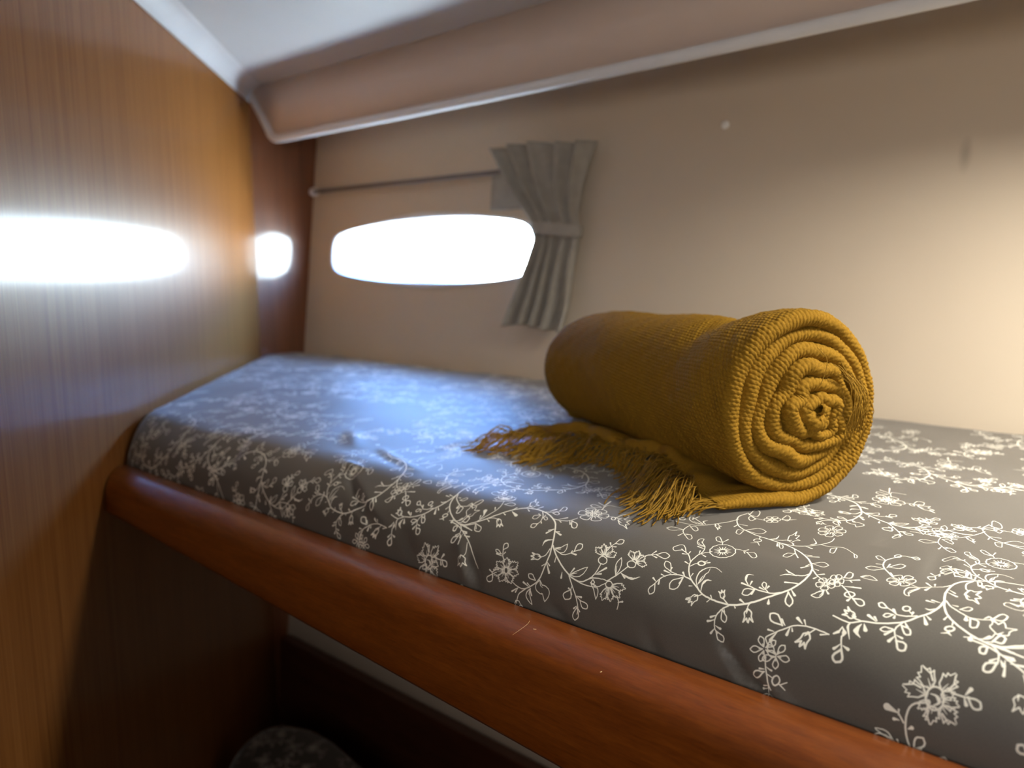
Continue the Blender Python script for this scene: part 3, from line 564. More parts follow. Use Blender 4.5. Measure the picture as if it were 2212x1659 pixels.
[15,10,-1000,1494,-8,-5,-22,-30,-9,-5,-8,-10,-11,-5,-12,0,-48,-20,-12,-10,-46,-65,-23,-10,-53,25],
[11,11,-1298,1424,36,45,12,5,7,-5,6,-20,1,-20,-9,-35,-11,-10,-40,5],[13,5,-1298,1409,26,10],
[11,11,-1299,1379,37,-15,4,-10,-1,-15,-9,-20,-19,-25,-8,-5,-8,0,-8,5,-8,55],[13,5,-1309,1364,14,-20],
[11,11,-1327,1349,1,-60,-7,-15,-7,-12,-8,-3,-21,3,-12,12,-3,10,3,15,31,55],[13,5,-1337,1349,-11,-35],
[11,11,-1354,1359,-36,-45,-12,-5,-6,5,-5,10,-4,30,8,35,12,10,41,-5],[13,5,-1355,1379,-25,-15],
[11,11,-1353,1404,-38,15,-5,15,4,25,26,35,7,5,9,0,10,-10,7,-55],[13,5,-1343,1419,-15,25],
[11,11,-1326,1439,-1,60,8,15,15,15,8,0,8,-5,6,0,12,-10,2,-10,-2,-20,-32,-55],[13,5,-1314,1434,11,35],
[11,11,-1308,1409,0,-15,-6,-15,-10,-10,-10,-5,-7,5,-4,15,3,15,8,15,10,5,10,0,6,-10],
[21,15,-993,1196,-8,-90,-8,-37,-12,-36,-22,-49,-24,-33,-37,-42,-31,-45,-34,-36,-11,-6,-11,-10,-71,-38,-70,-26,-89,-15,-60,-35,-22,-7,-50,7,-65,16],
[19,20,-993,1196,13,-77,21,-63,15,-33,33,-46,56,-52,74,-48,55,-26,64,-19,37,-4,44,-9,16,0,31,-7,16,0],
[15,11,-984,1206,29,-54,18,-23,68,-50,13,-6,20,-14,27,-13,21,0,52,13,36,20,20,20],
[15,15,-684,1096,26,6,18,0,16,10,7,10,6,17,4,23,2,34,-12,13,-11,7,-8,-4,-15,-20,-21,-70,-12,-26],[7,20,-727,1076,23,46],[7,18,-692,1079,37,-10],
[12,12,-882,1122,7,4,7,0,8,-4,14,0,19,10,10,24,3,20,-9,10,-8,3,-13,-3,-38,-64],[7,20,-937,1159,33,0],
[15,15,-804,1043,13,-85,3,-10,13,-7,23,14,4,29,-2,33,-4,10,-6,6,-7,3,-15,0,-22,7],[7,40,-832,1053,8,-43],
[15,12,-1172,828,-33,-67,-4,-32,13,-38,25,-50],[18,18,-1181,657,8,-16,10,-32,9,-12,15,-3,11,3,13,9,2,19,-2,16,-4,9,-20,10,-17,-3,-25,0],
[13,13,-1210,736,-17,0,-9,3,-34,0,-7,-3,-7,-7,-7,-9,-5,-13,10,-6,17,-3,23,9,28,26,8,3],[7,24,-1212,729,-46,-50],
[16,16,-1179,790,19,-38,15,-23,14,-6,20,10,0,15,-4,13,-4,10,-6,6,-15,7,-15,0,-24,6],[7,32,-1196,688,-27,-50],[7,22,-1190,698,40,-10],
[7,26,-1166,828,25,-38],[7,16,-1223,742,-27,-6],[8,50,-1420,707,-14,-31,-7,-32],[50,5,-1441,644,11,-19,29,-22],[7,40,-1404,714,20,-45],
[16,13,-1432,729,-6,4,-31,3,-14,6,-14,10],[18,14,-1477,745,-10,32,-11,10,-14,3,-10,6,-24,26],[18,18,-1546,822,16,-38],
[18,14,-1477,745,-21,-16,-12,0,-18,13,-33,0],[18,18,-1561,742,26,19],[18,18,-1530,784,-30,3,5,-10,20,-16],[29,6,-1478,752,-23,19],
[7,32,-1336,761,-61,35],[7,24,-1332,768,-24,28],[15,12,-1110,919,-20,-13,-30,-13,-9,-7,-49,-9,-11,0],[13,11,-1229,877,-40,26,-40,19],
[15,15,-1301,916,-36,39,-13,6,-6,-3,-13,-17,11,-25,6,-7,7,-3,12,0,13,3,12,7,7,0],
[13,13,-1249,867,-38,-3,-11,-7,-4,-6,-6,-19,9,-7,13,0,10,7,22,32,5,3],[7,28,-1234,877,-28,42],
[15,15,-1166,977,-1,-16,-4,-10,-6,-6,-15,-7,-14,7,-4,6,-2,20,3,10,12,13,7,3,15,-3,9,-17],[7,14,-1167,948,15,-16],[7,24,-1142,912,1,33],
[7,24,-1238,867,-1,-29],[8,18,-1025,1053,-3,-7,-23,-23],[18,5,-1051,1023,-19,0,-5,4,-7,0],[7,24,-1012,1152,-53,10],[7,24,-1042,1132,-53,4],
[7,36,-1069,932,29,-68],[7,22,-1057,948,31,-29],[7,28,-1003,1359,63,-35],[7,20,-1000,1404,23,-15,17,-15],
[14,12,-895,1679,-26,-70,-2,-35,3,-30,10,-45,10,-15,4,0,4,-5,3,0],[18,14,-900,1409,27,-80,10,-10,11,0,10,10,7,-5,5,0,7,-10,27,-25],
[18,18,-796,1289,-32,80],[18,14,-900,1409,9,65,7,20,4,5,11,0,12,-10,23,20,17,25],[18,18,-817,1534,-18,-90],
[18,18,-828,1369,5,10,19,15,5,15,-14,20,-22,15],[29,6,-896,1394,33,-25],
[12,12,-869,1699,15,-60,9,-20,8,10,4,20,-5,45,-3,10,-7,10,-3,0,-7,-10,-4,0,-4,-5,-3,0],
[11,10,-891,1724,-7,0,-13,-10,-7,0,-7,-5,-30,0,-13,5,-11,0,-12,5,-9,0,-16,10,-5,0,-19,15],
[13,13,-1033,1739,-19,25,-42,71,-19,10,-10,0,-8,-16,-8,-25,23,-60,10,-15,10,-10,19,0,26,15,10,0,8,5],
[12,12,-914,1729,-21,90,-9,21,-10,-11,-6,-20,2,-35,7,-35,8,-15,15,0,4,5,10,0],[7,26,-1002,1729,-34,60],[7,20,-983,1689,-30,-25],
[7,18,-1043,1729,-26,-25,-18,-10],[7,16,-891,1724,-3,55],[12,12,-892,958,2,-39],
[17,17,-871,890,0,-10,-3,-7,-12,-16,-17,-6,-15,6,-4,4,-2,9,5,16,15,13,9,4,8,0,13,-7,3,-6],[8,18,-895,864,-4,-20,-5,-9],
[18,5,-904,835,-3,-3,-5,0,-8,-7,-6,0,-9,-6,-5,0],[8,18,-898,854,5,-22],[18,5,-893,832,18,-13],[7,18,-933,1004,-14,-49],[7,45,-767,870,2,-42],
[18,18,-642,867,44,-3,7,3,5,6,4,10,5,36,-11,13,-9,6,-8,0,-6,-3,-10,-16,-16,-46,-5,-6],[14,12,-682,841,41,16],[7,28,-704,854,39,45],
[17,13,-646,832,24,-20,22,-25,6,-13,5,-29,1,-44],[19,19,-592,704,-42,-16,-15,-9,-8,-22,-1,-13,3,-19,15,-6,18,6,7,6,9,16,14,57],
[18,18,-662,809,-17,-9,-6,0,-11,-7,-4,-6,-3,-16,8,-26,19,-3,10,6,3,16,1,45],[7,32,-593,771,77,-7],[7,24,-592,739,-38,-35],[7,36,-577,729,23,-34],
[16,14,-647,835,68,0,14,3,63,26,32,16],[18,15,-647,835,28,-3,27,-7,14,0,32,-6,17,-7,70,-12],[7,26,-1118,1419,-50,60],[7,20,-1104,1439,-11,55],
[7,28,-1125,1399,-17,-85],[13,10,-1184,1319,-33,0,-14,-10,-18,-15,-10,-35,-3,-47,10,-50,14,-20,11,-3,9,0,4,3],
[13,10,-1184,1319,-13,-45,-17,-45,-12,-50,-6,17,18,-54],[17,5,-1184,1319,-22,-40,-4,-13,-6,-7,-11,-27,-4,-20],
[17,10,-1397,1429,-89,130,-18,35,-15,40,-11,55,-3,35,1,40,8,35,49,106,6,20,18,20,19,10,11,0,12,-5,44,0,12,-5,21,0,12,-5],
[10,10,-1387,1950,14,-10,8,-10,28,-20,16,15,3,20,-9,20,-15,15,-12,0,-33,-30],
[11,11,-1486,1559,-26,0,-14,5,-40,0,-24,-10,-17,-35,-6,-30,17,-15,15,-5,13,0,23,10,28,45,11,10,9,15,11,10],
[12,12,-1476,1619,11,5,23,0,11,5,12,0,20,10,16,30,9,55,-15,15,-13,5,-12,0,-9,-10,-24,-45,-13,-40,-16,-30],
[12,12,-1532,1764,-63,76,-15,0,-12,-26,11,-25,20,-30,8,-5,22,0,7,5,8,0,6,5,8,0],
[12,12,-1457,1940,1,-25,-4,-10,-6,-10,-14,-10,-8,0,-12,15,-2,10,-1,15,8,20,6,10,7,5,15,0,10,-20],[7,16,-1517,1654,-32,-10,-21,-10],
[7,20,-1481,1589,-1,105],[7,18,-1394,1444,-37,60],[8,24,-1493,695,0,-7,-7,-16,1,-19],[24,5,-1499,653,34,-84],[8,30,-1533,647,-14,-44,-3,-3],
[30,5,-1550,600,-26,-22,-4,0],[8,45,-1531,641,18,-25,3,-10],[45,5,-1510,606,-2,-19,-6,-18],[16,13,-1520,575,5,-32,19,-65],
[22,22,-1500,484,-5,-9,-29,-31,-9,-19,0,-9,4,-10,7,-9,15,-9,30,12,9,19,-3,18,-19,47],[7,30,-1514,518,-20,-28,-14,-15],[7,32,-1495,512,38,-15],],
'S': [[14,13,-1606,562,-23,3,-11,4,-22,0,-44,6,-64,0,-60,-13,-28,-12,-12,-7,-56,-46,-12,-7,-81,-71,-5,-7,-2,-12,22,-31],[7,18,-1606,562,-53,-19],
[12,12,-2024,338,-4,31,-7,22,-5,6,-7,3,-10,3,-13,0,-6,-25,5,-12,19,-16,28,-12],[7,12,-2024,338,-12,18],
[12,12,-2009,338,49,22,6,6,8,15,-3,25,-14,0,-10,-3,-8,-3,-6,-6,-5,-6,-13,-44,-4,-6],[7,12,-2009,338,17,18],
[12,12,-2005,322,6,-3,25,-25,21,-9,18,6,11,10,-3,15,-11,12,-7,4,-17,0,-8,-4,-35,-6],[7,12,-2005,322,23,-6],
[12,12,-2018,313,-29,-50,2,-15,5,-9,10,-7,12,7,12,15,2,6,0,10,-14,43],[7,12,-2018,313,-2,-25],
[12,12,-2029,322,-18,0,-36,6,-17,-6,-7,-6,-13,-22,11,-9,19,-6,17,6,44,37],[7,12,-2029,322,-25,-6],
[12,12,-1919,316,20,19,15,9,10,12,4,16,-8,22,-23,-6,-11,-13,-4,-15,-3,-44],[7,12,-1919,316,11,25],
[12,12,-1912,304,45,-22,15,0,9,3,8,6,10,13,-7,12,-7,6,-15,6,-58,-24],[7,12,-1912,304,24,0],
[12,12,-1923,294,-1,-9,-11,-31,-2,-15,6,-13,19,-12,15,21,2,13,-2,9,-26,37],[7,12,-1923,294,4,-24],
[12,12,-1935,297,-18,-3,-28,0,-16,-6,-13,-12,-5,-10,-2,-15,12,-6,20,0,7,3,14,12,5,10,24,27],[7,12,-1935,297,-23,-12],
[12,12,-1933,313,-17,37,-9,13,-6,3,-18,0,-13,-3,0,-25,9,-13,14,-6,16,0,24,-6],[7,12,-1933,313,-18,15],[8,40,-1957,468,-25,-52,-3,-16],
[40,5,-1985,400,0,-6,7,-13,14,-12],[14,10,-1996,276,6,-44,9,-34,42,-105,4,-19,-4,-37,2,-18,10,-13,23,-16,7,-10],
[14,14,-1986,173,-17,-6,-27,0,-16,-6,-7,-6,-10,-19,-2,-15,24,-10,16,7,13,12,15,28,11,15],[7,20,-1988,189,-35,-6],[7,20,-1978,208,25,-10,16,-3],
[15,15,-1868,149,0,-13,-8,-18,-16,-13,-9,0,-7,3,-11,16,-1,12,6,22,14,12,8,3,9,-3,7,-6,8,-15],[11,10,-1958,161,41,-15],[14,10,-1869,121,47,-28],
[12,10,-1856,121,41,28],[7,24,-1941,71,-50,-37],[7,16,-1943,90,-19,-6,-12,-7],[7,15,-1944,102,26,-34],
[12,12,-1943,9,-16,-9,-8,0,-24,-15,-11,-10,-5,-20,2,-15,23,0,14,10,25,59],[12,12,-1937,19,22,-39,4,0,6,-5,15,0,0,10,-5,15,-14,9,-23,6,-5,4],
[14,12,-1706,569,-28,-35],[20,16,-1739,531,-12,-6,-7,0,-17,-10,-8,-31,-6,-12,-24,-32],[20,20,-1813,440,38,19],
[20,16,-1739,531,12,-19,7,-19,-14,-34,-3,-43],[20,20,-1737,416,-16,37],[20,20,-1775,459,-4,-31,2,-9,15,18,9,16],[32,6,-1744,531,-19,-31],
[17,17,-1933,528,-38,53,-18,19,-23,3,-15,-3,-17,-10,3,-21,5,-13,9,-13,9,-6,23,-6,50,0,12,-3],[7,30,-1915,534,-37,35],[7,30,-1877,534,-8,-62],
[7,18,-1864,534,10,-25],[7,34,-1802,584,-44,32],[7,18,-1775,578,-21,38],[7,20,-1981,468,-43,0],],
'B': [[13,10,-910,422,8,43,-12,35,-5,31,-16,-22,-11,28,-15,-15,-29,18],[13,10,-928,409,-36,3,-24,25,-22,13,21,12,-20,22,19,9,-7,41],[13,4,-919,416,-26,52],
[10,3,-913,422,-2,25],[10,3,-925,409,-20,13],[18,9,-916,465,-18,38,-49,28],[13,10,-945,378,-20,31,-31,10,-22,15,-1,-25,-26,7,0,-19,-34,-13],
[13,10,-949,356,-31,-24,-34,-7,-26,-9,9,25,-29,-3,8,18,-29,19],[13,4,-947,366,-53,12],[10,3,-946,375,-17,13],[10,3,-948,360,-22,-10],
[18,9,-976,397,-39,9,-54,-22],[13,10,-847,416,34,12,22,28,19,16,-21,9,17,22,-19,6,3,38],[13,10,-866,425,-11,37,9,38,1,28,19,-16,7,28,15,-12,26,25],
[13,4,-857,422,30,50],[10,3,-850,416,18,15],[10,3,-863,425,0,22],[18,9,-817,440,21,38,0,59],[13,10,-842,350,15,-25,23,-6,15,-9,1,18,18,-3,0,16,24,9],
[13,10,-839,369,22,19,43,12,-6,-19,20,3,-5,-15,20,-13],[13,4,-840,360,38,-7],[10,3,-841,353,12,-9],[10,3,-840,366,16,6],[18,9,-818,335,27,-3,38,18],
[13,10,-847,313,2,-37,18,-25,10,-25,11,22,16,-19,9,19,29,-9],[13,10,-835,332,34,6,27,-13,23,-6,-17,-15,22,-13,-14,-15,14,-28],[13,4,-841,322,36,-37],
[10,3,-845,316,7,-19],[10,3,-837,328,20,-3],[18,9,-832,279,25,-25,48,-9],[13,10,-896,307,-22,-28,-7,-28,-10,-22,20,6,-5,-24,16,6,11,-25],
[13,10,-877,307,21,-16,6,-28,8,-18,-19,0,4,-25,-17,3,-12,-31],[13,4,-886,307,-5,-47],[10,3,-892,307,-10,-19],[10,3,-880,307,8,-16],
[18,9,-910,273,-3,-34,19,-41],[13,10,-916,335,-20,-3,-31,-22,9,-6,-14,-13,9,-3,-10,-22],[13,10,-909,325,-3,-21,-19,-34,-6,9,-10,-16,-5,10,-18,-10],
[13,4,-913,332,-25,-25],[10,3,-915,332,-12,-4],[10,3,-911,328,-5,-15],[13,10,-849,375,20,-6,35,9,-8,13,16,6,-7,9,13,22],
[13,10,-855,391,6,25,16,15,10,16,4,-16,13,13,3,-13,20,3],[13,4,-852,384,30,16],[10,3,-850,378,13,0],[10,3,-854,388,8,12],
[16,16,-834,375,0,-22,-4,-25,-10,-18,-14,-16,-17,-9,-17,0,-17,9,-13,16,-9,18,-4,25,3,22,7,22,12,19,15,12,18,3,17,-3,15,-12,11,-19,7,-22],
[8,34,-914,378,28,0,12,-6,10,-12],[34,5,-864,360,6,-13,-1,-9,-11,-13,-14,-9,-4,-6],[10,14,-929,378,-5,-34,5,-19,12,-15,9,-6,31,0],
[16,15,-939,313,-11,-6,-22,-6,-21,-13,-15,-15,-11,-19,-7,-25,-5,-40,3,-62,10,-50,14,-43,17,-34,27,-40,8,-5,26,-30,14,-10,6,-10,21,-20],
[7,65,-1078,198,-71,16],[15,13,-1041,149,-37,49],[7,16,-1077,186,-2,34],[7,30,-1068,155,-19,0,-12,-3],[7,36,-1011,118,21,15],
[16,13,-801,422,87,0,10,3],[17,17,-709,428,25,-44,12,-12,7,-3,9,0,12,3,13,9,0,16,-8,22,-23,9,-19,0,-10,-3,-18,3],[7,36,-725,434,26,47],
[7,32,-727,416,16,-38],[15,15,-967,-5,7,8,37,25,13,15,4,22,-13,28,-30,-6,-8,-6,-6,-10,-4,-18,0,-58],[7,30,-965,0,21,6,14,9],
[13,12,-978,-40,-24,10,-12,10,-34,15,-9,0,-8,5,-8,0,-23,9],[7,18,-1053,-5,-15,27],
[13,13,-1096,9,-11,0,-23,6,-11,7,-11,3,-23,0,-11,-3,-13,-10,-12,-12,-13,-20,10,-15,23,-10,11,0,36,20,24,20,24,14],
[13,10,-1097,15,-18,25,-11,10,-14,6,-23,3,-9,-3,-17,0,-18,-6],[13,10,-1097,15,-29,0,-7,4,-19,3,-49,21,-6,7],[17,5,-1097,15,-6,0,-13,7,-7,0,-19,9],
[13,13,-1146,-55,27,0,6,5,5,0,8,10,6,20,-7,5,-16,0,-13,-15,-7,-15,-9,-10],[13,12,-1223,-35,-25,-25,-57,0],
[14,14,-1305,-60,-9,10,-3,10,-18,20,-6,0,-27,-20,0,-15,3,-10,10,-10,6,0,7,5,7,0,8,5,8,0,7,5,7,0],[7,28,-1272,-50,-25,35],
[16,16,-816,-70,12,15,14,10,16,20,2,10,-2,10,-5,8,-11,9,-25,-12,-9,-10,0,-20,8,-40],[7,20,-818,-80,-21,5,-14,0],
[18,18,-362,198,-4,6,-7,25,-10,19,-5,3,-7,0,-21,-9,-1,-28,7,-10,13,-6,14,3,14,0,7,-3],],
}

# ---------------------------------------------------------------- geometry of the cabin
Z_BED, Z_CEIL, Z_SOFF = 1.05, 1.773, 1.628
Z_FLOOR = -0.45
LEAN = 0.11
def hull_y(z): return 1.35 + LEAN * (np.asarray(z) - 1.05)

K1 = np.array([-1.958, 1.212])                   # where bulkhead meets the dark end panel
PD = np.array([0.758, -0.746]); PD /= np.hypot(*PD)   # bulkhead runs this way towards the door
PN = np.array([-PD[1], PD[0]])                   # normal into the cabin
if PN[0] < 0: PN = -PN
def bulk(t): return K1 + PD * t
def bulk_x(y): return K1[0] + (np.asarray(y) - K1[1]) / PD[1] * PD[0]
B_END = bulk(2.85)

# bulkhead
prism('wall_left', [tuple(K1), tuple(B_END), tuple(B_END - PN * 0.03), tuple(K1 - PN * 0.03)], Z_FLOOR, Z_CEIL + 0.03, M_VENEER, kind='structure')
# polished end panel, same wood as the bulkhead but coloured darker for its shade, very slightly hollow
endc = catmull([(-1.958, 1.212), (-1.9545, 1.237), (-1.9525, 1.253), (-1.949, 1.286), (-1.9465, 1.322), (-1.944, 1.358), (-1.940, 1.40), (-1.934, 1.46)], 6)
ev = [(x_, y_, z_) for x_, y_ in endc for z_ in (Z_FLOOR, Z_CEIL + .03)] + [(x_, y_, z_) for x_, y_ in ((-1.930, 1.46), (-2.0, 1.46), (-2.0, 1.212), (-1.958, 1.212)) for z_ in (Z_FLOOR, Z_CEIL + .03)]
ne = len(endc)
ef = [(2 * i + 1, 2 * i, 2 * i + 2, 2 * i + 3) for i in range(ne - 1)] + [(2 * i + 1, 2 * i, 2 * i + 2, 2 * i + 3) for i in (ne, ne + 1, ne + 2)]
obj('wall_far', ev, ef, M_SHADED_VENEER, kind='structure')

# ceiling, other walls, floor
prism('ceiling', [(-2.05, 1.24), (-2.05, 1.50), (1.25, 1.50), (1.25, -0.85), (0.10, -0.85)], Z_CEIL, Z_CEIL + 0.03, M_WHITE, kind='structure')
prism('wall_right', [(1.22, -0.85), (1.25, -0.85), (1.25, 1.5), (1.22, 1.5)], Z_FLOOR, Z_CEIL, M_SHADED_VENEER, kind='structure')
prism('wall_back', [(0.08, -0.82), (0.08, -0.85), (1.22, -0.85), (1.22, -0.82)], Z_FLOOR, Z_CEIL, M_SHADED_VENEER, kind='structure')
prism('floor', [(-2.0, 1.2), (-2.0, 1.46), (1.25, 1.46), (1.25, -0.85), (0.10, -0.85)], Z_FLOOR - 0.03, Z_FLOOR, M_FLOOR, kind='structure')

# hull lining with the almond shaped window cut through it
WIN = [(-1.831, 1.334), (-1.826, 1.368), (-1.800, 1.388), (-1.72, 1.402), (-1.58, 1.415), (-1.42, 1.420), (-1.27, 1.414), (-1.15, 1.399),
       (-1.108, 1.380), (-1.094, 1.345), (-1.094, 1.315), (-1.104, 1.284), (-1.15, 1.269), (-1.27, 1.257), (-1.42, 1.253), (-1.58, 1.256), (-1.72, 1.267), (-1.80, 1.281), (-1.826, 1.302)]
wo = catmull(WIN, 5, True)
def hull_mesh():
    cx, cz = -1.46, 1.336
    ang = np.arctan2(wo[:, 1] - cz, (wo[:, 0] - cx))
    o = np.argsort(ang); W2 = wo[o]; ang = ang[o]
    x0, x1, z0, z1 = -1.985, 1.22, Z_FLOOR, Z_CEIL
    rect = []
    for w in W2:
        d = w - np.array([cx, cz])
        k = min([(x1 - cx) / d[0] if d[0] > 1e-6 else 1e9, (x0 - cx) / d[0] if d[0] < -1e-6 else 1e9,
                 (z1 - cz) / d[1] if d[1] > 1e-6 else 1e9, (z0 - cz) / d[1] if d[1] < -1e-6 else 1e9])
        rect.append(np.array([cx, cz]) + d * k)
    rect = np.array(rect)
    for c in [(x0, z0), (x1, z0), (x0, z1), (x1, z1)]:
        i = np.argmin(np.hypot(*(rect - c).T)); rect[i] = c
    n = len(W2)
    loops = []
    for f in np.linspace(0, 1, 8) ** 2.2:
        P = W2 * (1 - f) + rect * f
        loops.append(np.stack([P[:, 0], hull_y(P[:, 1]), P[:, 1]], 1))
    tun = []
    for dy, g in ((0.003, -0.0025), (0.010, -0.006), (0.034, -0.008)):
        P = W2 + (np.array([cx, cz]) - W2) / np.linalg.norm(np.array([cx, cz]) - W2, axis=1)[:, None] * (-g - 0.002)
        tun.append(np.stack([P[:, 0], hull_y(P[:, 1]) + dy, P[:, 1]], 1))
    allp = np.array(tun[::-1] + loops)          # outside rim first
    return allp.transpose(1, 0, 2), W2
HP, W2 = hull_mesh()
hull = grid('wall_hull', HP, M_HULL, close_u=True)
hull['kind'] = 'structure'
# window frame ring and pane
def ring(name, inner, outer, y0, y1, mat, parent):
    n = len(W2); c = np.array([-1.46, 1.336])
    d = (W2 - c) / np.linalg.norm(W2 - c, axis=1)[:, None]
    prof = [(outer, 0.0), (outer, y0), ((inner + outer) / 2, y1), (inner, y0), (inner, 0.006)]
    P = np.zeros((n, len(prof), 3))
    for k, (r, dy) in enumerate(prof):
        Q = W2 + d * r
        P[:, k] = np.stack([Q[:, 0], hull_y(Q[:, 1]) + dy, Q[:, 1]], 1)
    return grid(name, P, mat, parent, close_u=True)
win = bpy.data.objects.new('window_1', None); COL.objects.link(win); win['kind'] = 'structure'
ring('window_frame', -0.002, 0.012, -0.003, -0.005, M_TRIM, win)
n = len(W2)
gv = [(p[0] * 0.998 - 0.003, hull_y(p[1]) + 0.022, p[1]) for p in W2] + [(p[0] * 0.998 - 0.003, hull_y(p[1]) + 0.027, p[1]) for p in W2]
gf = [tuple(range(n)), tuple(range(2 * n - 1, n - 1, -1))] + [(i, n + i, n + (i + 1) % n, (i + 1) % n) for i in range(n)]
obj('window_pane', gv, gf, M_GLASS, win, smooth=False)

# dropped soffit along the hull: beige face, white rounded lower edge, underside
sx0, sx1 = -1.955, 1.22
SX = [-1.96, -1.82, -1.4, -1.0, -.6, -.25, .3, 1.22]; SY = [1.2055, 1.2055, 1.200, 1.190, 1.173, 1.152, 1.11, 1.03]
sfit = np.polyfit(SX, SY, 3)
def soff_y(x): return np.polyval(sfit, x)
fx = np.concatenate([np.linspace(-1.955, -1.80, 14), np.linspace(-1.75, 1.22, 40)])
FPs = []
for x_ in fx:
    zb_ = np.interp(x_, [-1.955, -1.90, -1.858, -1.842, -1.81], [Z_CEIL - .004, Z_SOFF + .085, Z_SOFF + .03, Z_SOFF + .012, Z_SOFF + .004])
    y_ = soff_y(x_)
    FPs.append([(x_, y_, Z_CEIL + .005), (x_, y_, zb_), (x_, y_ + .02, zb_), (x_, y_ + .02, Z_CEIL + .005)])
o_ = grid('trim_1', np.array(FPs).transpose(1, 0, 2), M_VINYL, close_u=True, smooth=False); o_['kind'] = 'structure'
ux = np.linspace(-1.815, 1.22, 30)
UP = []
for x_ in np.linspace(-1.83, 1.22, 32):
    y0_ = soff_y(x_) + .004
    zt_ = min(Z_SOFF + .5 * (1.45 - y0_), Z_CEIL - .006)
    UP.append([(x_, y0_, Z_SOFF - .003), (x_, 1.47, zt_), (x_, 1.47, zt_ + .01), (x_, y0_, Z_SOFF + .009)])
o_ = grid('trim_2', np.array(UP).transpose(1, 0, 2), M_HULL, close_u=True, smooth=False); o_['kind'] = 'structure'
def bead(name, pts, r, mat):
    return tubes(name, [catmull(pts, 6)], [r], mat, 14, None, 'structure')
bead('trim_3', [(x_, soff_y(x_) - .001, z_) for x_, z_ in [(-1.945, Z_CEIL - 0.004), (-1.90, Z_SOFF + 0.085), (-1.858, Z_SOFF + 0.03), (-1.842, Z_SOFF + 0.010), (-1.80, Z_SOFF)] + [(v, Z_SOFF) for v in np.linspace(-1.6, 1.21, 16)]], 0.0105, M_TRIM)
# rounded white cove between bulkhead and headliner
cove = []
for t in (0.0, 2.8):
    p = bulk(t)
    row = []
    for a in np.linspace(0, math.pi / 2, 9):
        off = 0.042 * (1 - math.cos(a)) + 0.0
        dz = 0.034 * (1 - math.sin(a))
        row.append((*(p + PN * (0.002 + off)), Z_CEIL - 0.034 + 0.034 * math.sin(a) - 0.0005))
    row.append((*(p + PN * 0.05), Z_CEIL + 0.004)); row.append((*(p + PN * 0.0), Z_CEIL + 0.004))
    cove.append(row)
cv = np.array(cove)
co = grid('trim_4', cv.transpose(1, 0, 2), M_TRIM, close_u=True); co['kind'] = 'structure'

# ---------------------------------------------------------------- upper bunk: rail and board
bunk = thing('upper_bunk', 'upper bunk with a rounded varnished wooden lee board along its front', 'bunk')
def rail_mesh():
    xs = np.concatenate([np.linspace(-1.265, -0.2, 40), np.linspace(-0.15, 1.2, 20)])
    P = []
    for x in xs:
        zb = np.interp(x, [-1.31, -1.1, -0.33, 0.2], [0.925, 0.918, 0.882, 0.865])
        pts = [(0.5235, zb), (0.5240, 0.974)]
        for a in np.linspace(0.5 * math.pi, math.pi, 12):
            pts.append((0.500 + 0.034 * math.cos(a) * 1.0 + 0.0, 0.952 + 0.027 * math.sin(a)))
        pts.insert(2, (0.518, 0.979))
        pts += [(0.464, 0.93), (0.463, zb + 0.006), (0.466, zb + 0.001), (0.470, zb)]
        P.append([(x, y, z) for y, z in pts])
    return np.array(P)
RP = rail_mesh()
x_end = bulk_x(RP[0, :, 1]) + 0.004
RP[0, :, 0] = x_end
for i in range(1, 8):
    RP[i, :, 0] = np.maximum(RP[i, :, 0], x_end + 0.004 * i)
nr = RP.shape[1]
RC0 = RP[:1] * np.array([0, 1, 1]) * .02 + RP[:1] * np.array([1, 0, 0]) + np.array([0, .98 * .498, .98 * .945])
RP = np.concatenate([RC0, RP], 0)
rail = grid('front_rail', RP.transpose(1, 0, 2), M_RAIL, bunk, close_u=True)
rail['label'] = 'rounded front rail of reddish varnished wood'
prism('bunk_board', [(float(bulk_x(0.5255)) + 0.005, 0.5255), (1.2, 0.5255), (1.2, 1.325), (-1.93, 1.325), (float(bulk_x(1.19)) + 0.008, 1.19)], 0.905, 0.925, M_PLY, parent=bunk)

# ---------------------------------------------------------------- mattress in printed sheet
Y0, MA, MB = .525, .085, .075
def prof_z(y):
    t = np.clip((np.asarray(y) - Y0) / MA, 0, 1)
    return Z_BED - MB * (1 - np.sqrt(np.clip(1 - (1 - t) ** 2.2, 0, 1)))
py = np.concatenate([np.full(8, Y0), Y0 + MA * (1 - np.cos(np.linspace(0, np.pi / 2, 34))), np.arange(Y0 + MA + .004, 1.0, .004), np.arange(1.0, 1.335, .009)])
pz = prof_z(py)
pz[:8] = Z_BED - MB - np.linspace(.03, .001, 8)
pv = np.concatenate([[0], np.cumsum(np.hypot(np.diff(py), np.diff(pz)))]) - .03
yb = 1.338
back = np.clip((py - (yb - .03)) / .03, 0, 1)
pz = pz - .03 * (1 - np.sqrt(1 - np.clip(back, 0, 1) ** 2))
tl = np.linspace(0, 1, 110)
xr = np.concatenate([np.arange(-1.0, 0.20, .004), np.linspace(.215, 1.19, 60)])
GAP = 0.005
xl = bulk_x(py) + GAP / abs(PN[0])
xl = np.maximum(xl, -1.945 + 0.0 * py)
NX = len(tl) + len(xr) - 1
MX = np.zeros((NX, len(py)))
for j in range(len(py)):
    MX[:len(tl), j] = xl[j] + (-1.0 - xl[j]) * (np.linspace(0, 1, len(tl)) ** 1.15)
    MX[len(tl):, j] = xr[1:]
MV = np.broadcast_to(pv, MX.shape)
d_left = ((MX - K1[0]) * PN[0] + (py[None, :] - K1[1]) * PN[1]) - GAP
d_left = np.minimum(d_left, MX + 1.945)
RR = 0.024
q = np.clip(1 - d_left / RR, 0, 1)
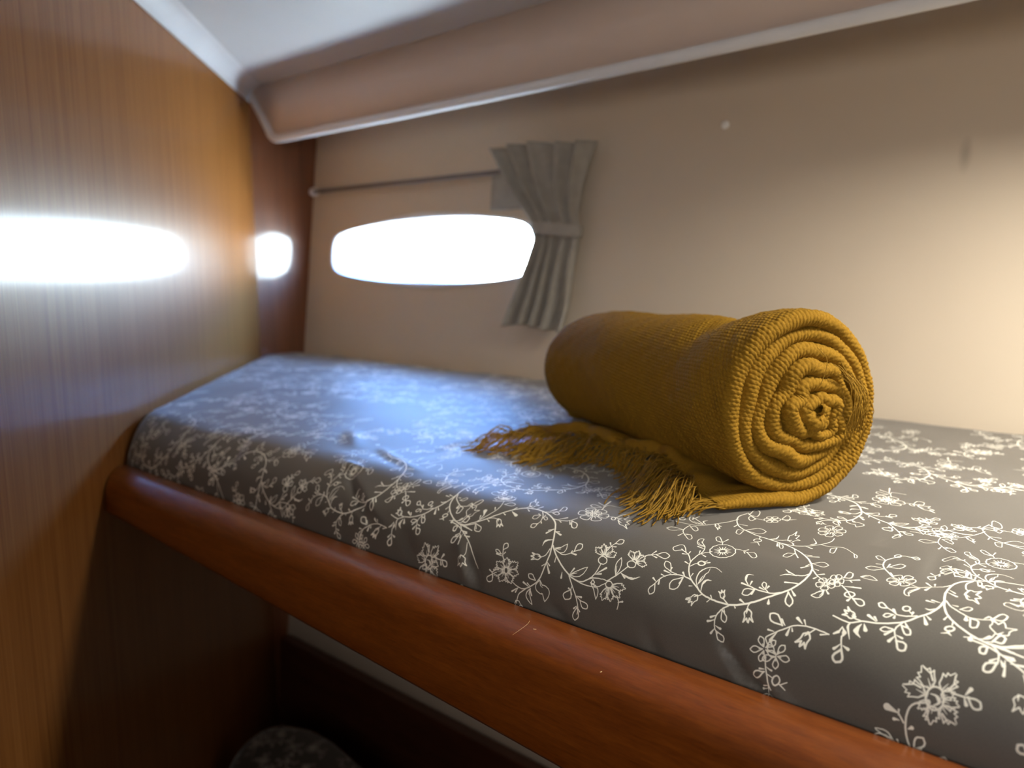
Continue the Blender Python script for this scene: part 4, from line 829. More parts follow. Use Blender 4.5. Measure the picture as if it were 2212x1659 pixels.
MZ = pz[None, :] - RR * (1 - np.sqrt(np.clip(1 - q * q, 0, 1))) * np.clip((pz[None, :] - 0.93) / 0.1, 0.15, 1)
# creases and folds pressed into the sheet: polyline in sheet metres, half-width, height
CREASE = [([(-.735, .085), (-.725, .076), (-.69, .056), (-.667, .043), (-.641, .029)], .006, -.0032), ([(-.715, .078), (-.68, .058), (-.655, .045)], .008, .0022),
          ([(-.785, .178), (-.77, .17), (-.73, .15), (-.679, .132), (-.655, .126)], .007, .0016), ([(-.78, .160), (-.735, .139), (-.69, .122)], .007, -.0008),
          ([(-.764, .100), (-.745, .096), (-.728, .093)], .007, .003),
          ([(-.236, .030), (-.221, .014), (-.206, -.012)], .004, -.0030), ([(-.228, .021), (-.215, .011), (-.197, .002), (-.18, -.012)], .004, -.0036),
          ([(-.224, .012), (-.207, -.006)], .006, .003), ([(-.21, .016), (-.19, .004), (-.170, -.008)], .006, .0022),
          ([(-.120, .235), (-.118, .191), (-.113, .145)], .007, -.0022), ([(-.106, .225), (-.104, .191), (-.1, .15)], .010, .0018),
          ([(-.166, .268), (-.168, .218)], .006, -.0018), ([(-.502, .025), (-.491, .016), (-.484, .005)], .006, -.0035), ([(-.52, .04), (-.505, .018), (-.497, .002)], .007, .003),
          ([(-.702, .184), (-.717, .251), (-.721, .30)], .010, -.002), ([(-.40, .012), (-.375, -.004)], .007, -.003), ([(-.60, .03), (-.575, .01)], .007, -.0025),
          ([(-.9, .22), (-.82, .16)], .012, .003), ([(-.30, .02), (-.285, -.006)], .006, -.002), ([(-1.0, .12), (-.96, .05)], .010, -.003)]
dz = np.zeros_like(MX)
for pts, hw, amp in CREASE:
    best = np.full(MX.shape, 9.0)
    tt = np.zeros(MX.shape)
    m_ = len(pts) - 1
    for k in range(m_):
        a, b = np.array(pts[k]), np.array(pts[k + 1]); d = b - a
        s = np.clip(((MX - a[0]) * d[0] + (MV - a[1]) * d[1]) / (d @ d), 0, 1)
        D = np.hypot(MX - a[0] - s * d[0], MV - a[1] - s * d[1])
        tt = np.where(D < best, (k + s) / m_, tt); best = np.minimum(best, D)
    dz += 1.5 * amp * np.exp(-(best / hw) ** 2) * np.clip(np.sin(np.pi * (0.12 + 0.76 * tt)), 0, 1)
ph = RNG.uniform(0, 6.28, 8)
dz += .0012 * np.sin(MX * 17 + MV * 9 + ph[0]) * np.sin(MV * 21 - MX * 5 + ph[1]) + .0006 * np.sin(MX * 47 + ph[2]) * np.sin(MV * 39 + MX * 23 + ph[3])
near = np.exp(-(((MX + .47) * .866 - (py[None, :] - .83) * .5) / .30) ** 6 - (((MX + .47) * .5 + (py[None, :] - .83) * .866) / .15) ** 6)
dz = dz * (1 - near) - .0006 * near
# push along the profile normal
ty, tz = np.gradient(py), np.gradient(pz)
L_ = np.hypot(ty, tz) + 1e-9
ny_, nz_ = -tz / L_, ty / L_
ny_[:8], nz_[:8] = -1, 0
MP = np.stack([MX, py[None, :] + ny_[None, :] * dz, MZ + nz_[None, :] * dz], -1)
# skirts down into the bunk tray on the foot, head and hull sides
def lowered(row): r = row.copy(); r[..., 2] = 0.928; return r
MP2 = np.concatenate([lowered(MP[:1]), MP, lowered(MP[-1:])], 0)
MP2 = np.concatenate([MP2, lowered(MP2[:, -1:])], 1)
MVx = np.concatenate([pv, pv[-1:] + .09])
PL, PV = np.array([.466, .024]), np.array([-.24, .41])       # the print repeats along these two steps (metres)
Mi = np.linalg.inv(np.stack([PL, PV], 1))
XX = MP2[..., 0]; VV = np.broadcast_to(MVx, XX.shape)
UV = np.stack([Mi[0, 0] * XX + Mi[0, 1] * VV, Mi[1, 0] * XX + Mi[1, 1] * VV], -1)


def draw_print(TW, TH):
    """Rasterise the vine print: every stroke is a tapered line on the cloth, wrapped round the repeat."""
    img = np.zeros((TH, TW), np.float32)
    es, et = PL / TW, PV / TH
    g11, g12, g22 = es @ es, es @ et, et @ et
    mm = np.hypot(*es)
    R = np.array([-.279, .0875]); z0 = np.zeros(2)
    inst = {'A': [z0, R], 'Y': [z0, R + [.02, .125]], 'X': [z0, R + [.02, .115]], 'S': [z0], 'B': [z0, np.array([-.30, .19])]}
    for g, strokes in PRINT.items():
        for st_ in strokes:
            w0, w1 = st_[0] * .36e-4, st_[1] * .36e-4
            Q = np.cumsum(np.array(st_[2:]).reshape(-1, 2), 0) * 1e-4
            for off in inst[g]:
                st = (Mi @ (Q + off).T).T * np.array([TW, TH])
                st -= np.floor(st.mean(0) / [TW, TH]) * [TW, TH]
                n = len(st); r = np.linspace(w0, w1, n)
                for i in range(n - 1):
                    a, b = st[i], st[i + 1]; Rm = max(r[i], r[i + 1])
                    ex = Rm / math.sqrt(g11 - g12 * g12 / g22) + 1.5; ey = Rm / math.sqrt(g22 - g12 * g12 / g11) + 1.5
                    ax0 = np.arange(int(min(a[0], b[0]) - ex) - 1, int(max(a[0], b[0]) + ex) + 2)
                    ay0 = np.arange(int(min(a[1], b[1]) - ey) - 1, int(max(a[1], b[1]) + ey) + 2)
                    dx, dy = np.meshgrid(ax0 + .5 - a[0], ay0 + .5 - a[1])
                    bx, by = b - a
                    dd = g11 * bx * bx + 2 * g12 * bx * by + g22 * by * by + 1e-18
                    t = np.clip((g11 * dx * bx + g12 * (dx * by + dy * bx) + g22 * dy * by) / dd, 0, 1)
                    ux, uy = dx - t * bx, dy - t * by
                    d = np.sqrt(np.maximum(g11 * ux * ux + 2 * g12 * ux * uy + g22 * uy * uy, 0))
                    c = np.clip((r[i] + (r[i + 1] - r[i]) * t - d) / (1.3 * mm) + .5, 0, 1)
                    ix = np.ix_(ay0 % TH, ax0 % TW)
                    img[ix] = np.maximum(img[ix], c)
    return img


TW, TH = 2816, 2480
pim = draw_print(TW, TH)
img = bpy.data.images.new('vine_print', TW, TH)
img.colorspace_settings.name = 'Non-Color'
buf = np.ones((TH, TW, 4), np.float32); buf[..., :3] = pim[..., None]
img.pixels.foreach_set(buf.ravel()); img.update(); img.pack()
sh = M('printed_cotton')
ti = sh.n('TexImage', interpolation='Linear', extension='REPEAT'); ti.image = img
uvn = sh.n('UVMap'); sh.l(uvn.outputs[0], ti.inputs[0])
thr = sh.noise(sh.coords((1500, 1500, 1500)), 1.0, 2.0)
cg = sh.ramp(thr, [(0.25, (0.090, 0.081, 0.071)), (0.75, (0.122, 0.110, 0.096))])
sh.color(sh.mix(ti.outputs[0], cg, (0.90, 0.87, 0.77)))
sh.bump(thr, 0.10, 0.0002)
sh.set(Roughness=0.50, Sheen_Weight=0.25, Sheen_Roughness=0.4)
sh.b.inputs['Specular IOR Level'].default_value = 0.42
mat_ = grid('mattress', MP2, sh.m, uv=UV)
tag(mat_, 'upper bunk mattress in a grey sheet printed with white flowering vines', 'mattress')

# ---------------------------------------------------------------- rolled blanket
O = np.array([-.26, .755, Z_BED])
AX = np.array([-math.cos(math.radians(30)), math.sin(math.radians(30)), 0.0])
E1 = np.array([.5, math.cos(math.radians(30)), 0.0])
blanket = thing('rolled_blanket', 'mustard yellow woven throw rolled up on the bunk with a fringed end', 'blanket')

mb = M('mustard_weave')
mu = mb.n('UVMap')
mpp = mb.n('Mapping'); mpp.inputs['Scale'].default_value = (2400, 500, 1); mb.l(mu.outputs[0], mpp.inputs[0])
ny1 = mb.noise(mpp.outputs[0], 1.0, 3.0, 0.6)
ny2 = mb.noise(mb.coords((60, 60, 60)), 1.0, 3.0, 0.6)
cb = mb.ramp(ny1, [(0.3, (0.130, 0.063, 0.004)), (0.5, (0.245, 0.126, 0.009)), (0.72, (0.37, 0.20, 0.020))])
cb = mb.mix(0.25, cb, mb.ramp(ny2, [(0.3, (0.18, 0.092, 0.006)), (0.7, (0.27, 0.145, 0.012))]))
mb.color(cb)
mb.bump(ny1, 0.35, 0.0004)
mb.set(Roughness=0.85)
mb.b.inputs['Specular IOR Level'].default_value = 0.15
M_MUST = mb.m
mf = M('mustard_cord')
cf = mf.ramp(mf.noise(mf.coords((500, 500, 500)), 1.0, 3.0, 0.6), [(0.25, (0.16, 0.08, 0.005)), (0.55, (0.26, 0.138, 0.010)), (0.8, (0.37, 0.205, 0.022))])
mf.color(cf); mf.bump(mf.noise(mf.coords((2400, 2400, 2400)), 1.0, 2.0), 0.4, 0.0003)
mf.set(Roughness=0.72); mf.b.inputs['Specular IOR Level'].default_value = 0.2
M_CORD = mf.m

PS, PA = .0040, .0062                        # stitch pitch round the roll and across the cloth
def weave(s, a, amp):
    """Height of the basket stitch at cloth coordinates s (round the roll) and a (along it)."""
    r = (s + .10 * a) / PS
    j = np.floor(r); f = r - j
    c = a / PA + .5 * np.mod(j, 2) + .45 * f
    k = np.floor(c); g = c - k
    h = (1 - np.abs(2 * f - 1) ** 4.5) * (1 - np.abs(2 * g - 1) ** 7)
    jit = np.sin(j * 12.9898 + k * 78.233) * 43758.5453
    jit = jit - np.floor(jit)
    return amp * (h * (.8 + .4 * jit) - .55)

NT = 6.6
def spiral():
    th = np.arange(-90, -90 + 360 * NT, .32)
    per = int(round(360 / .32))
    t = np.radians(th)
    def shape(th):
        u = (th + 90) / (360 * NT); t = np.radians(th)
        f = 1 - u * NT / (NT + .05)
        base = 1 / np.sqrt((np.cos(t) / .0905) ** 2 + (np.sin(t) / .0950) ** 2)
        wob = np.zeros_like(t)
        for k, a, p, dr in ((2, .9, .4, .7), (3, .9, 1.1, 1.6), (4, .6, 2.2, -1.2), (5, .75, .3, 2.4), (7, .40, 4.0, -2.0), (9, .22, 1.0, 3.0)):
            wob += a * np.sin(k * t + p + dr * u * 3)
        amp = np.interp(u, [0, .1, .25, .5, .8, 1], [.0004, .0009, .0018, .0036, .0036, .0012])
        r = np.maximum(base * f + wob * amp * .75, .0022)
        lean = .020 * u ** .9
        return u, r, lean + r * np.cos(t), .0950 - .0085 * u + r * np.sin(t), base * f
    u, r, e, z, bf = shape(th)
    endb = np.clip((u - .90) / .10, 0, 1) ** 1.5
    e = e - .0055 * endb; z = z + .0062 * endb
    _, _, e2, z2, _ = shape(np.minimum(th + 360, -90 + 360 * NT))
    _, _, e1, z1, _ = shape(np.maximum(th - 360, -90))
    gap_in = np.hypot(e - e2, z - z2); gap_out = np.hypot(e - e1, z - z1)
    gap = np.where(th > -90 + 360 * (NT - 1), gap_out, np.where(th < 270, gap_in, np.minimum(gap_in, gap_out)))
    gap = np.convolve(np.pad(gap, 40, 'edge'), np.ones(81) / 81, 'valid')
    hl = np.clip(gap * .52, np.interp(u, [.75, .95], [.0030, .0046]), .0088)
    z = z - (bf[0] * 0 + z[0] - hl[0] * .95)
    z = np.maximum(z, np.where(th < 0, hl * .95, -1))
    w0 = .003 * np.sin(u * 5.0) - .007 * u + .0022 * np.sin(1.7 * t + 1) + .0014 * np.sin(3.3 * t) + .007 * np.maximum(0, np.sin(t - 2.2)) * np.exp(-((u - .2) / .12) ** 2)
    return e, z, hl, w0, u, th
se, sz, sh_, sw, su, sth = spiral()
# straight tail under the roll towards the fringe
td = np.arange(.086, .0, -.0006)
te = se[0] - td
tz_ = sh_[0] * np.interp(td, [0, .05, .086], [.95, .9, .95]) + .004 * np.sin(np.clip(td / .086, 0, 1) * math.pi) * 0.5
th_ = sh_[0] * np.interp(td, [0, .05, .086], [1, .85, .5])
tw = sw[0] + .010 * (td / .086) ** 1.6
CE = np.concatenate([te, se]); CZ = np.concatenate([tz_, sz]); CH = np.concatenate([th_, sh_]); CW = np.concatenate([tw, sw]); CU = np.concatenate([np.zeros_like(td), su])
CTH = np.concatenate([np.full(len(td), -90.), sth])
# resample at an even step along the cloth
arc = np.concatenate([[0], np.cumsum(np.hypot(np.diff(CE), np.diff(CZ)))])
S = np.arange(0, arc[-1], .00072)
CE, CZ, CH, CW, CU, CTH = [np.interp(S, arc, v) for v in (CE, CZ, CH, CW, CU, CTH)]
ker = np.ones(9) / 9
def sm(v): return np.convolve(np.pad(v, 4, 'edge'), ker, 'valid')
TE, TZ = np.gradient(sm(CE)), np.gradient(sm(CZ)); tl_ = np.hypot(TE, TZ) + 1e-12
NE, NZ = sm(TZ / tl_), sm(-TE / tl_)                # outward normal of the spiral (right-hand side of travel)
nl = np.hypot(NE, NZ); NE, NZ = NE / nl, NZ / nl

def taper(w):
    return np.interp(w, [-.1, 0, .02, .06, .10, .16, .24, .32, .38, .42, .455, .475, .487, .494, .497, .499], [1.0, 1.0, 1.0, .985, .950, .918, .910, .90, .890, .885, .87, .85, .81, .72, .55, .05])

def cloth(i0, i1, outer_to, arm, amp):
    s = S[i0:i1]; h = CH[i0:i1]; w0 = CW[i0:i1]
    cap_d = h * 1.25
    # cross-section samples: inner arm -> round fold -> outer arm
    ci = np.linspace(arm, 0, 12, endpoint=False)[None, :] * np.ones((len(s), 1))
    psi = np.linspace(-math.pi / 2, math.pi / 2, 26)
    co_ = (np.arange(.0009, outer_to, .0009) if outer_to > .1 else np.linspace(.0016, outer_to, 14))[None, :] * np.ones((len(s), 1))
    capn = np.sin(psi)[None, :] * np.ones((len(s), 1)); capw = (1 - np.cos(psi))[None, :]
    W_ = np.concatenate([ci + cap_d[:, None], cap_d[:, None] * capw, co_ + cap_d[:, None]], 1) + w0[:, None]
    OFF = np.concatenate([-h[:, None] * np.ones_like(ci), h[:, None] * capn, h[:, None] * np.ones_like(co_)], 1)
    La = 1.65 * h[:, None]
    A_ = np.concatenate([-(La + ci), La * (psi / (math.pi / 2))[None, :], La + co_], 1)
    nn = np.concatenate([-np.ones_like(ci), capn, np.ones_like(co_)], 1)
    nw = np.concatenate([np.zeros_like(ci), -np.cos(psi)[None, :] * np.ones((len(s), 1)), np.zeros_like(co_)], 1)
    hgt = weave(s[:, None] * np.ones_like(A_), A_, amp)
    hgt += .0005 * np.sin(s[:, None] * 160 + A_ * 60) * np.sin(A_ * 210 + 1.3)
    e = CE[i0:i1, None] + NE[i0:i1, None] * (OFF + nn * hgt)
    z = CZ[i0:i1, None] + NZ[i0:i1, None] * (OFF + nn * hgt)
    w = W_ + nw * hgt
    g = taper(W_)
    tt = np.radians(CTH[i0:i1])[:, None]
    if outer_to > .1:       # soft dents in the outer turn
        dent = -.0080 * np.exp(-((W_ - .115) / .032) ** 2) * np.clip(np.sin(tt - .25), 0, 1) ** 2 + .002 * np.exp(-((W_ - .23) / .05) ** 2) * np.clip(np.sin(tt), 0, 1) ** 2
        dent += .0018 * np.sin(W_ * 30 + tt * 2.0) * np.clip((W_ - .03) / .05, 0, 1)
        z = z + dent * np.sin(tt); e = e + dent * np.cos(tt)
    e = e * (.25 + .75 * g); z = np.maximum(z * g, .0006)
    P = O + AX * w[..., None] + E1 * e[..., None] + np.array([0, 0, 1.0]) * z[..., None]
    return P, np.stack([s[:, None] * np.ones_like(A_), A_], -1)
i_t = int(np.searchsorted(S, .086 - .004))          # where the tail becomes the first turn
i_1 = int(np.argmax((CTH > 268) & (S > .2)))
ribs = []
for nm, a, b, to, arm, amp in (('outer_turn', i_t, i_1, .497, .03, .0016), ('inner_turns', i_1 - 1, len(S), .03, .03, .0015), ('rolled_edge', 0, i_t + 1, .04, .03, .0011)):
    P, uvs = cloth(a, b, to, arm, amp)
    o_ = grid(nm, P, M_MUST, blanket, uv=uvs)
    ribs.append(o_)

# flap of cloth lying out from under the roll, ending in the knotted fringe
RIDGE = [(-.318, .721, 1.0600), (-.356, .735, 1.066), (-.376, .750, 1.071), (-.405, .771, 1.078), (-.434, .790, 1.082), (-.450, .788, 1.080), (-.491, .799, 1.075), (-.526, .816, 1.078), (-.568, .829, 1.080), (-.615, .827, 1.075), (-.650, .818, 1.068), (-.684, .815, 1.060)]
HEM = [(-.326, .696, 1.055), (-.345, .704, 1.058), (-.372, .722, 1.062), (-.400, .738, 1.068), (-.424, .752, 1.068), (-.452, .765, 1.064), (-.494, .779, 1.062), (-.524, .790, 1.064), (-.556, .800, 1.066), (-.602, .800, 1.064), (-.638, .790, 1.061), (-.680, .793, 1.056)]
NP = 230
tp = np.linspace(0, 1, NP)
def resamp(P):
    C = catmull(P, 10); d = np.concatenate([[0], np.cumsum(np.linalg.norm(np.diff(C, axis=0), axis=1))]); d /= d[-1]
    return np.stack([np.interp(tp, d, C[:, k]) for k in range(3)], 1)
_rg, _hm = np.array(RIDGE), np.array(HEM)
_k = np.interp(np.arange(12), [0, 1, 2, 3, 6, 8, 11], [0, .1, .3, .5, .5, .4, .2])[:, None]
_rg[:, 2] += .004 * np.sin(np.linspace(.3, 2.9, 12))
_hm = _hm * (1 - _k) + _rg * _k
RC, HC = resamp(_rg), resamp(_hm)
wcoord = np.linspace(.012, .430, NP)
BC = O + AX * wcoord[:, None] + E1 * (.012) + np.array([0, 0, .0045])
MC = (BC * .45 + RC * .55); MC[:, 2] = Z_BED + .0045 + (RC[:, 2] - Z_BED) * .42
rows = np.stack([BC, MC, RC, HC], 1)
nt_ = 130
knots = np.array([0, .45, .80, 1.0])
from_t = np.linspace(0, 1, nt_)
FP = np.zeros((NP, nt_, 3))
for k in range(3):
    for i in range(NP):
        c = rows[i, :, k]
        m_t = np.array([(c[1] - c[0]) / .45, (c[2] - c[0]) / .8, (c[3] - c[1]) / .55, (c[3] - c[2]) / .2 * 1.3])
        j = np.clip(np.searchsorted(knots, from_t, 'right') - 1, 0, 2)
        hh = knots[j + 1] - knots[j]; q_ = (from_t - knots[j]) / hh
        FP[i, :, k] = (2 * q_**3 - 3 * q_**2 + 1) * c[j] + (q_**3 - 2 * q_**2 + q_) * hh * m_t[j] + (-2 * q_**3 + 3 * q_**2) * c[j + 1] + (q_**3 - q_**2) * hh * m_t[j + 1]
FP[..., 2] += (.0022 * np.sin(tp * 38 + 1.0)[:, None] * np.sin(from_t * 5)[None, :] + .0016 * np.sin(tp * 71)[:, None] * (from_t ** 2)[None, :]) * np.clip(from_t * 3, 0, 1)[None, :]
nrm = np.cross(np.gradient(FP, axis=0), np.gradient(FP, axis=1)); nrm /= np.linalg.norm(nrm, axis=2)[..., None] + 1e-12
if nrm[NP // 2, nt_ // 2, 2] < 0: nrm = -nrm
fs = np.cumsum(np.concatenate([np.zeros((NP, 1)), np.linalg.norm(np.diff(FP, axis=1), axis=2)], 1), 1)
fa = np.broadcast_to((tp * .40)[:, None], fs.shape)
top = FP + nrm * (.0016 + .004 * np.exp(-(tp / .05) ** 2)[:, None] * np.sin(math.pi * np.clip(from_t * 1.1, 0, 1))[None, :] + weave(fs * 1.6, fa * 1.6, .00055))[..., None]
bot = FP - nrm * .0014
bot[..., 2] = np.maximum(bot[..., 2], Z_BED + .0006); top[..., 2] = np.maximum(top[..., 2], Z_BED + .0022)
shell = np.concatenate([top, bot[:, ::-1]], 1)
fuv = np.concatenate([np.stack([fs, fa], -1), np.stack([fs, fa], -1)[:, ::-1]], 1)
shell = np.concatenate([shell, shell[:, :1]], 1); fuv = np.concatenate([fuv, fuv[:, :1]], 1)
grid('flap', shell, M_MUST, blanket, uv=fuv)

# fringe: twisted cords gathered in tufts along the hem
TIPS = [(-.336, .652), (-.343, .629), (-.354, .608), (-.393, .638), (-.413, .660), (-.429, .708), (-.482, .760), (-.511, .762), (-.528, .745), (-.545, .717), (-.571, .709), (-.598, .714), (-.633, .735), (-.665, .709), (-.698, .720)]
TT = [0, .07, .14, .22, .28, .36, .47, .53, .58, .64, .71, .78, .86, .94, 1.0]
tips_x = lambda t: np.interp(t, TT, [p[0] for p in TIPS]); tips_y = lambda t: np.interp(t, TT, [p[1] for p in TIPS])
def hem_at(t):
    return np.array([np.interp(t, tp, HC[:, k]) for k in range(3)])
TUFTS = [(0.00, .30, 120, .0), (.27, .46, 46, .0), (.44, .62, 64, .0), (.60, .82, 92, .0), (.80, 1.0, 62, .0)]
rnd = random.Random(8)
for (a, b, cnt, _) in TUFTS:
    L_, R_ = [], []
    for i in range(cnt):
        t = a + (b - a) * (i + rnd.random()) / cnt
        st = hem_at(t) + np.array([rnd.gauss(0, .0012), rnd.gauss(0, .0012), rnd.uniform(-.002, .002)])
        knot = (a + b) / 2
        if a == 0.0:      # the big near tuft is pinched at a knot before it fans out
            kp = hem_at(.20) + np.array([-.010, -.006, .010])
            st = st * .30 + (hem_at(.10 + .16 * (t - a) / (b - a)) + np.array([0, 0, .004])) * .70
        tt = float(np.clip(t + rnd.gauss(0, .030), -.02, 1.02))
        ln = rnd.uniform(.78, 1.06)
        tip = np.array([tips_x(tt) + rnd.gauss(0, .006), tips_y(tt) + rnd.gauss(0, .006), Z_BED + .0012 + abs(rnd.gauss(0, .0035))])
        tip[:2] = st[:2] + (tip[:2] - st[:2]) * ln
        d = tip - st
        side = np.array([-d[1], d[0], 0]); side /= np.linalg.norm(side) + 1e-9
        bow = rnd.gauss(.004, .005); lift = rnd.uniform(.003, .013) if rnd.random() < .8 else rnd.uniform(.012, .022)
        k2 = rnd.gauss(0, .0022); f2 = rnd.uniform(1.0, 2.4); p2 = rnd.uniform(0, 6)
        line = []
        for q_ in np.linspace(0, 1, 15):
            p = st + d * q_ + side * (bow * math.sin(math.pi * q_) + k2 * math.sin(f2 * 2 * math.pi * q_ + p2) * q_)
            zz = st[2] * (1 - q_) ** 1.6 + tip[2] * (1 - (1 - q_) ** 1.6) + lift * math.sin(math.pi * min(1, q_ * 1.15)) ** 1.2
            p[2] = max(zz, Z_BED + .0010)
            line.append(p)
        L_.append(np.array(line)); R_.append(.00062 * rnd.uniform(.8, 1.2))
        if rnd.random() < .06:     # a curl looping over the tuft
            c = np.array(line[6]); rad = rnd.uniform(.006, .012); a0 = rnd.uniform(0, 6)
            lp = [c + np.array([rad * math.cos(a0 + v) , rad * .7 * math.sin(a0 + v), .004 + .006 * math.sin(v * .5)]) for v in np.linspace(0, 4.6, 14)]
            for p in lp: p[2] = max(p[2], Z_BED + .001)
            L_.append(np.array(lp)); R_.append(.00045)
    tubes('fringe_tuft', L_, R_, M_CORD, 5, blanket, 'stuff')
L_, R_ = [], []
for i in range(34):     # cords leaving the near corner of the flap
    st = O + AX * (.006 + .022 * rnd.random()) + E1 * (-.078 - .006 * rnd.random()) + np.array([0, 0, rnd.uniform(.002, .009)])
    ang = rnd.uniform(-.25, .9)
    dv = -E1 * math.cos(ang) + AX * math.sin(ang)
    ln = rnd.uniform(.022, .050); bow = rnd.gauss(0, .005)
    sv = np.array([-dv[1], dv[0], 0])
    L_.append(np.array([st + dv * ln * q_ + sv * bow * math.sin(math.pi * q_) + np.array([0, 0, max(.0010 - st[2] + Z_BED, (Z_BED + .0012 - st[2]) * q_ ** .7 + .006 * math.sin(math.pi * q_))]) for q_ in np.linspace(0, 1, 12)]))
    R_.append(.0006)
tubes('fringe_tuft', L_, R_, M_CORD, 5, blanket, 'stuff')
# binding knot of the near tuft
kp = hem_at(.20) + np.array([-.002, -.002, .001])
lines = []
for i in range(7):
    a0 = rnd.uniform(0, 6)
    lines.append([kp + np.array([.010 * math.cos(v + a0) + .003 * i - .01, .006 * math.sin(v + a0) - .002 * i, .004 + .005 * math.sin(v * 1.3 + i)]) for v in np.linspace(0, 4.0, 14)])
for l in lines:
    for p in l: p[2] = max(p[2], Z_BED + .002)
tubes('fringe_knot', lines, [.00055] * len(lines), M_CORD, 5, blanket, 'stuff')

# cords of the other end poking out of the right side of the roll
def face_pt(e, z, w): return O + AX * w + E1 * e + np.array([0, 0, z])
LL, RR_ = [], []
for i in range(36):
    q0 = rnd.random()
    e0 = .030 + .036 * q0 + rnd.gauss(0, .003); z0_ = .142 - .022 * q0 + rnd.gauss(0, .003)
    e1 = .050 + .022 * rnd.random(); z1 = .060 + .028 * rnd.random()
    bow = rnd.uniform(.002, .012)
    k = rnd.gauss(0, .003)
    ln = []
    for v in np.linspace(0, 1, 14):
        ee = e0 + (e1 - e0) * v ** .8 + bow * math.sin(math.pi * v) * .6 + k * math.sin(5 * v + i)
        zz = z0_ + (z1 - z0_) * v ** 1.15
        ln.append(face_pt(ee, zz, -.0065 - .006 * math.sin(math.pi * v) - .002 * rnd.random()))
    LL.append(np.array(ln)); RR_.append(.00042)
tubes('side_fringe', LL, RR_, M_CORD, 5, blanket, 'stuff')
ln = catmull([face_pt(.004, .162, -.010), face_pt(.012, .152, -.014), face_pt(.0125, .140, -.014), face_pt(.008, .126, -.013)], 6)
tubes('loose_thread', [ln], [.0004], M_CORD, 5, blanket)

# ---------------------------------------------------------------- curtain, rod, snap on the hull
def curtain_mesh():
    zs = np.linspace(1.160, 1.556, 70)
    us = np.linspace(0, 1, 150)
    P = np.zeros((len(us), len(zs), 3))
    for j, z in enumerate(zs):
        lx = np.interp(z, [1.16, 1.22, 1.30, 1.345, 1.375, 1.41, 1.47, 1.556], [-1.142, -1.118, -1.086, -1.076, -1.076, -1.098, -1.145, -1.200])
        rx = np.interp(z, [1.16, 1.22, 1.30, 1.345, 1.375, 1.41, 1.47, 1.556], [-.975, -.962, -.962, -.960, -.958, -.962, -.952, -.922])
        amp = np.interp(z, [1.16, 1.30, 1.375, 1.44, 1.556], [.015, .013, .006, .017, .022])
        mid = np.interp(z, [1.16, 1.375, 1.556], [.030, .026, .052])
        w = us + .03 * np.sin(us * 9 + z * 7)
        P[:, j, 0] = lx + (rx - lx) * us
        P[:, j, 1] = hull_y(z) - mid - amp * (np.sin(2 * np.pi * 4.5 * w + .5) + .3 * np.sin(2 * np.pi * 9 * w + z * 9))
        P[:, j, 2] = z + .006 * np.sin(us * 5)
    return P
cur = thing('curtain', 'short grey curtain gathered by a tieback beside the hull window', 'curtain')
c_o = grid('fabric', curtain_mesh(), M_CURTAIN, cur)
sd = c_o.modifiers.new('thickness', 'SOLIDIFY'); sd.thickness = 0.0022
a = np.linspace(0, 2 * np.pi, 40, endpoint=False)
TB = np.zeros((40, 5, 3))
for k, (dz_, g) in enumerate(((-.014, .92), (-.012, 1.0), (0, 1.04), (.012, 1.0), (.014, .92))):
    TB[:, k] = np.stack([-1.017 + .066 * g * np.cos(a), hull_y(1.372 + dz_) - .027 + .0205 * g * np.sin(a), 1.374 + dz_ - .10 * (.066 * np.cos(a))], 1)
grid('tieback', TB, M_CURTAIN, cur, close_u=True)
lin = grid('lining', np.array([[(x_, float(hull_y(z)) - .012 - .006 * math.sin(40 * x_), z) for z in np.linspace(1.425, 1.505, 8)] for x_ in np.linspace(-1.222, -1.12, 16)]), M_CURTAIN, cur)
sd = lin.modifiers.new('thickness', 'SOLIDIFY'); sd.thickness = 0.002

rod = thing('curtain_rod', 'thin dark curtain rod above the hull window', 'rod')
tubes('rod', [np.array([(x_, float(hull_y(1.512)) - .018, 1.512) for x_ in np.linspace(-1.93, -1.02, 12)])], [.0055], M_METAL, 12, rod)
for x_ in (-1.921, -1.03):
    pr = [(0.0, .010), (.006, .0125), (.016, .0125), (.024, .009), (.027, .0)]
    yb_ = float(hull_y(1.512))
    P = np.array([[(x_ + r * math.cos(v), yb_ - d, 1.512 + r * math.sin(v)) for d, r in pr] for v in np.linspace(0, 2 * math.pi, 18, endpoint=False)])
    b_ = grid('bracket', P, M_PLASTIC, rod, close_u=True)
    b_['label'] = 'pale round end bracket'

zc, xc = 1.556, -.658
pr = [(0.0, .0078), (.002, .0078), (.0042, .0062), (.0054, .0034), (.0056, .0)]
P = np.array([[(xc + r * math.cos(v), float(hull_y(zc + r * math.sin(v))) - d, zc + r * math.sin(v)) for d, r in pr] for v in np.linspace(0, 2 * math.pi, 20, endpoint=False)])
tag(grid('snap_button', P, M_PLASTIC, close_u=True), 'small round white snap button on the cream hull lining', 'button')

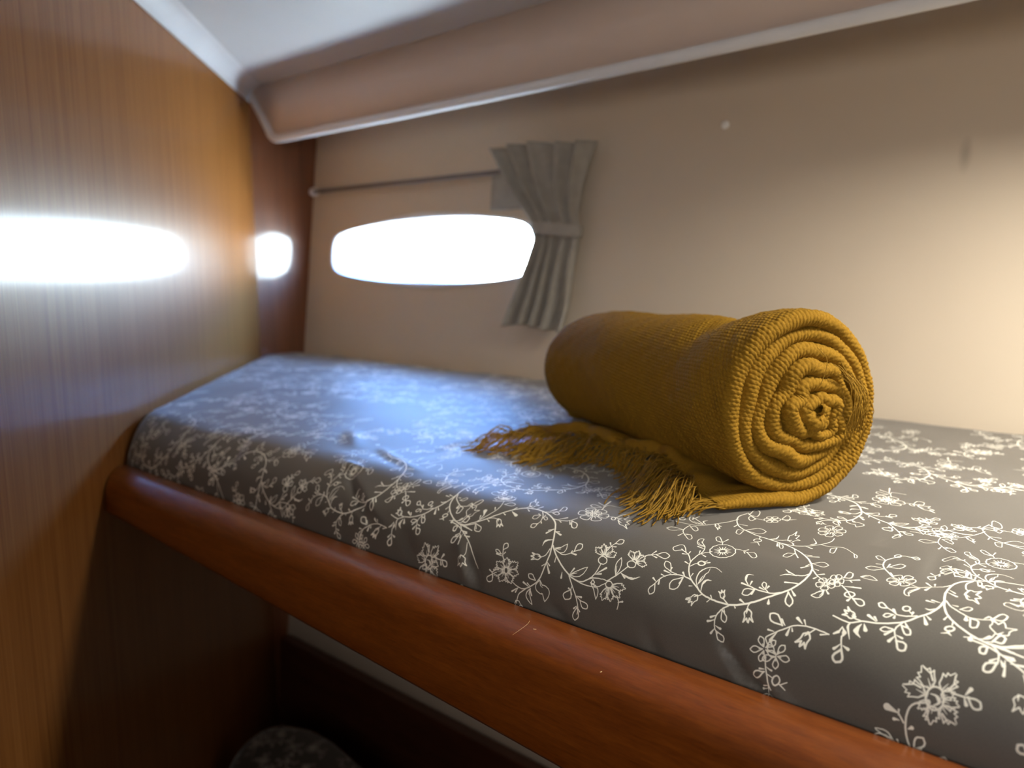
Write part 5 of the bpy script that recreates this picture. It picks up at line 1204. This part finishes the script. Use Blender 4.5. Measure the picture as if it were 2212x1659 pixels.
# ---------------------------------------------------------------- lower berth in the dark below
lb = thing('lower_berth', 'dark wooden lower berth below the upper bunk along the hull', 'berth')
yt = float(hull_y(.19))
yl = float(hull_y(-.06))
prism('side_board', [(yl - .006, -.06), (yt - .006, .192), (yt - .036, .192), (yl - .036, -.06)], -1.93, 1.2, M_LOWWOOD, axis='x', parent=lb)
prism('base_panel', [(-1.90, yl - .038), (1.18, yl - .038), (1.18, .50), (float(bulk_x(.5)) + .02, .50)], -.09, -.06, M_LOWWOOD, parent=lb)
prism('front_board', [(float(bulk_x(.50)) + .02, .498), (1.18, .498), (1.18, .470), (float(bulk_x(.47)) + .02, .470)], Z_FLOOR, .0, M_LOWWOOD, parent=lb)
def low_mattress():
    outl = catmull([(-1.545, .925), (-1.45, .975), (-1.30, .955), (-1.18, .93), (-.6, .94), (.9, .95), (.98, .9), (.98, .62), (.9, .54), (-.5, .54), (-1.1, .54), (-1.27, .59), (-1.42, .72), (-1.53, .84)], 8, True)
    c = np.array([-.3, .8]); n = len(outl)
    rows = []
    for z, ins in ((-.058, .02), (-.04, 0), (.16, 0), (.20, .012), (.222, .04), (.232, .09), (.236, .2)):
        d = c - outl; L = np.linalg.norm(d, axis=1)[:, None]
        Q = outl + d / L * np.minimum(ins, L * .8)
        rows.append(np.concatenate([Q, np.full((n, 1), z)], 1))
    rows.append(np.concatenate([np.repeat(c[None], n, 0) + (outl - c) * .02, np.full((n, 1), .238)], 1))
    return np.array(rows).transpose(1, 0, 2)
LP = low_mattress()
luv = np.stack([Mi[0, 0] * LP[..., 0] + Mi[0, 1] * LP[..., 1], Mi[1, 0] * LP[..., 0] + Mi[1, 1] * LP[..., 1]], -1)
tag(grid('mattress', LP, sh.m, uv=luv, close_u=True), 'dark lower berth mattress with a faint floral cover, in shadow below', 'mattress')

# ---------------------------------------------------------------- specks lying on the rail
def on_rail(x, y):
    zz = .952 + .027 * math.sqrt(max(0, 1 - ((y - .500) / .034) ** 2)) if y < .5 else .979
    return np.array([x, y, zz])
def speck(name, c, ln, wd, ang, label):
    a_ = np.linspace(0, 2 * np.pi, 10, endpoint=False)
    P = []
    for v in a_:
        row = []
        for k in np.linspace(0, np.pi, 7):
            lx = ln * math.cos(k); rr = wd * math.sin(k)
            ly = rr * math.cos(v) + .25 * ln * (lx / ln) ** 2; lz = rr * math.sin(v) * .6
            row.append(c + np.array([lx * math.cos(ang) - ly * math.sin(ang), lx * math.sin(ang) + ly * math.cos(ang), lz + wd * .5]))
        P.append(row)
    return tag(grid(name, np.array(P), M_CRUMB, close_u=True), label, 'crumb')
speck('crumb', on_rail(-.388, .492), .0016, .0005, .4, 'pale crumb beside a fine hair on the wooden bunk rail')
speck('crumb', on_rail(-.310, .478), .0013, .0004, 1.4, 'pale crumb alone on the rail, nearer the viewer than the hair')
hp_ = catmull([on_rail(-.400, .500), on_rail(-.398, .494), on_rail(-.399, .486), on_rail(-.402, .479)], 6); hp_[:, 2] += .0005
tag(tubes('stray_hair', [hp_], [.00016], M_CRUMB, 4), 'fine pale hair lying across the wooden bunk rail', 'hair')
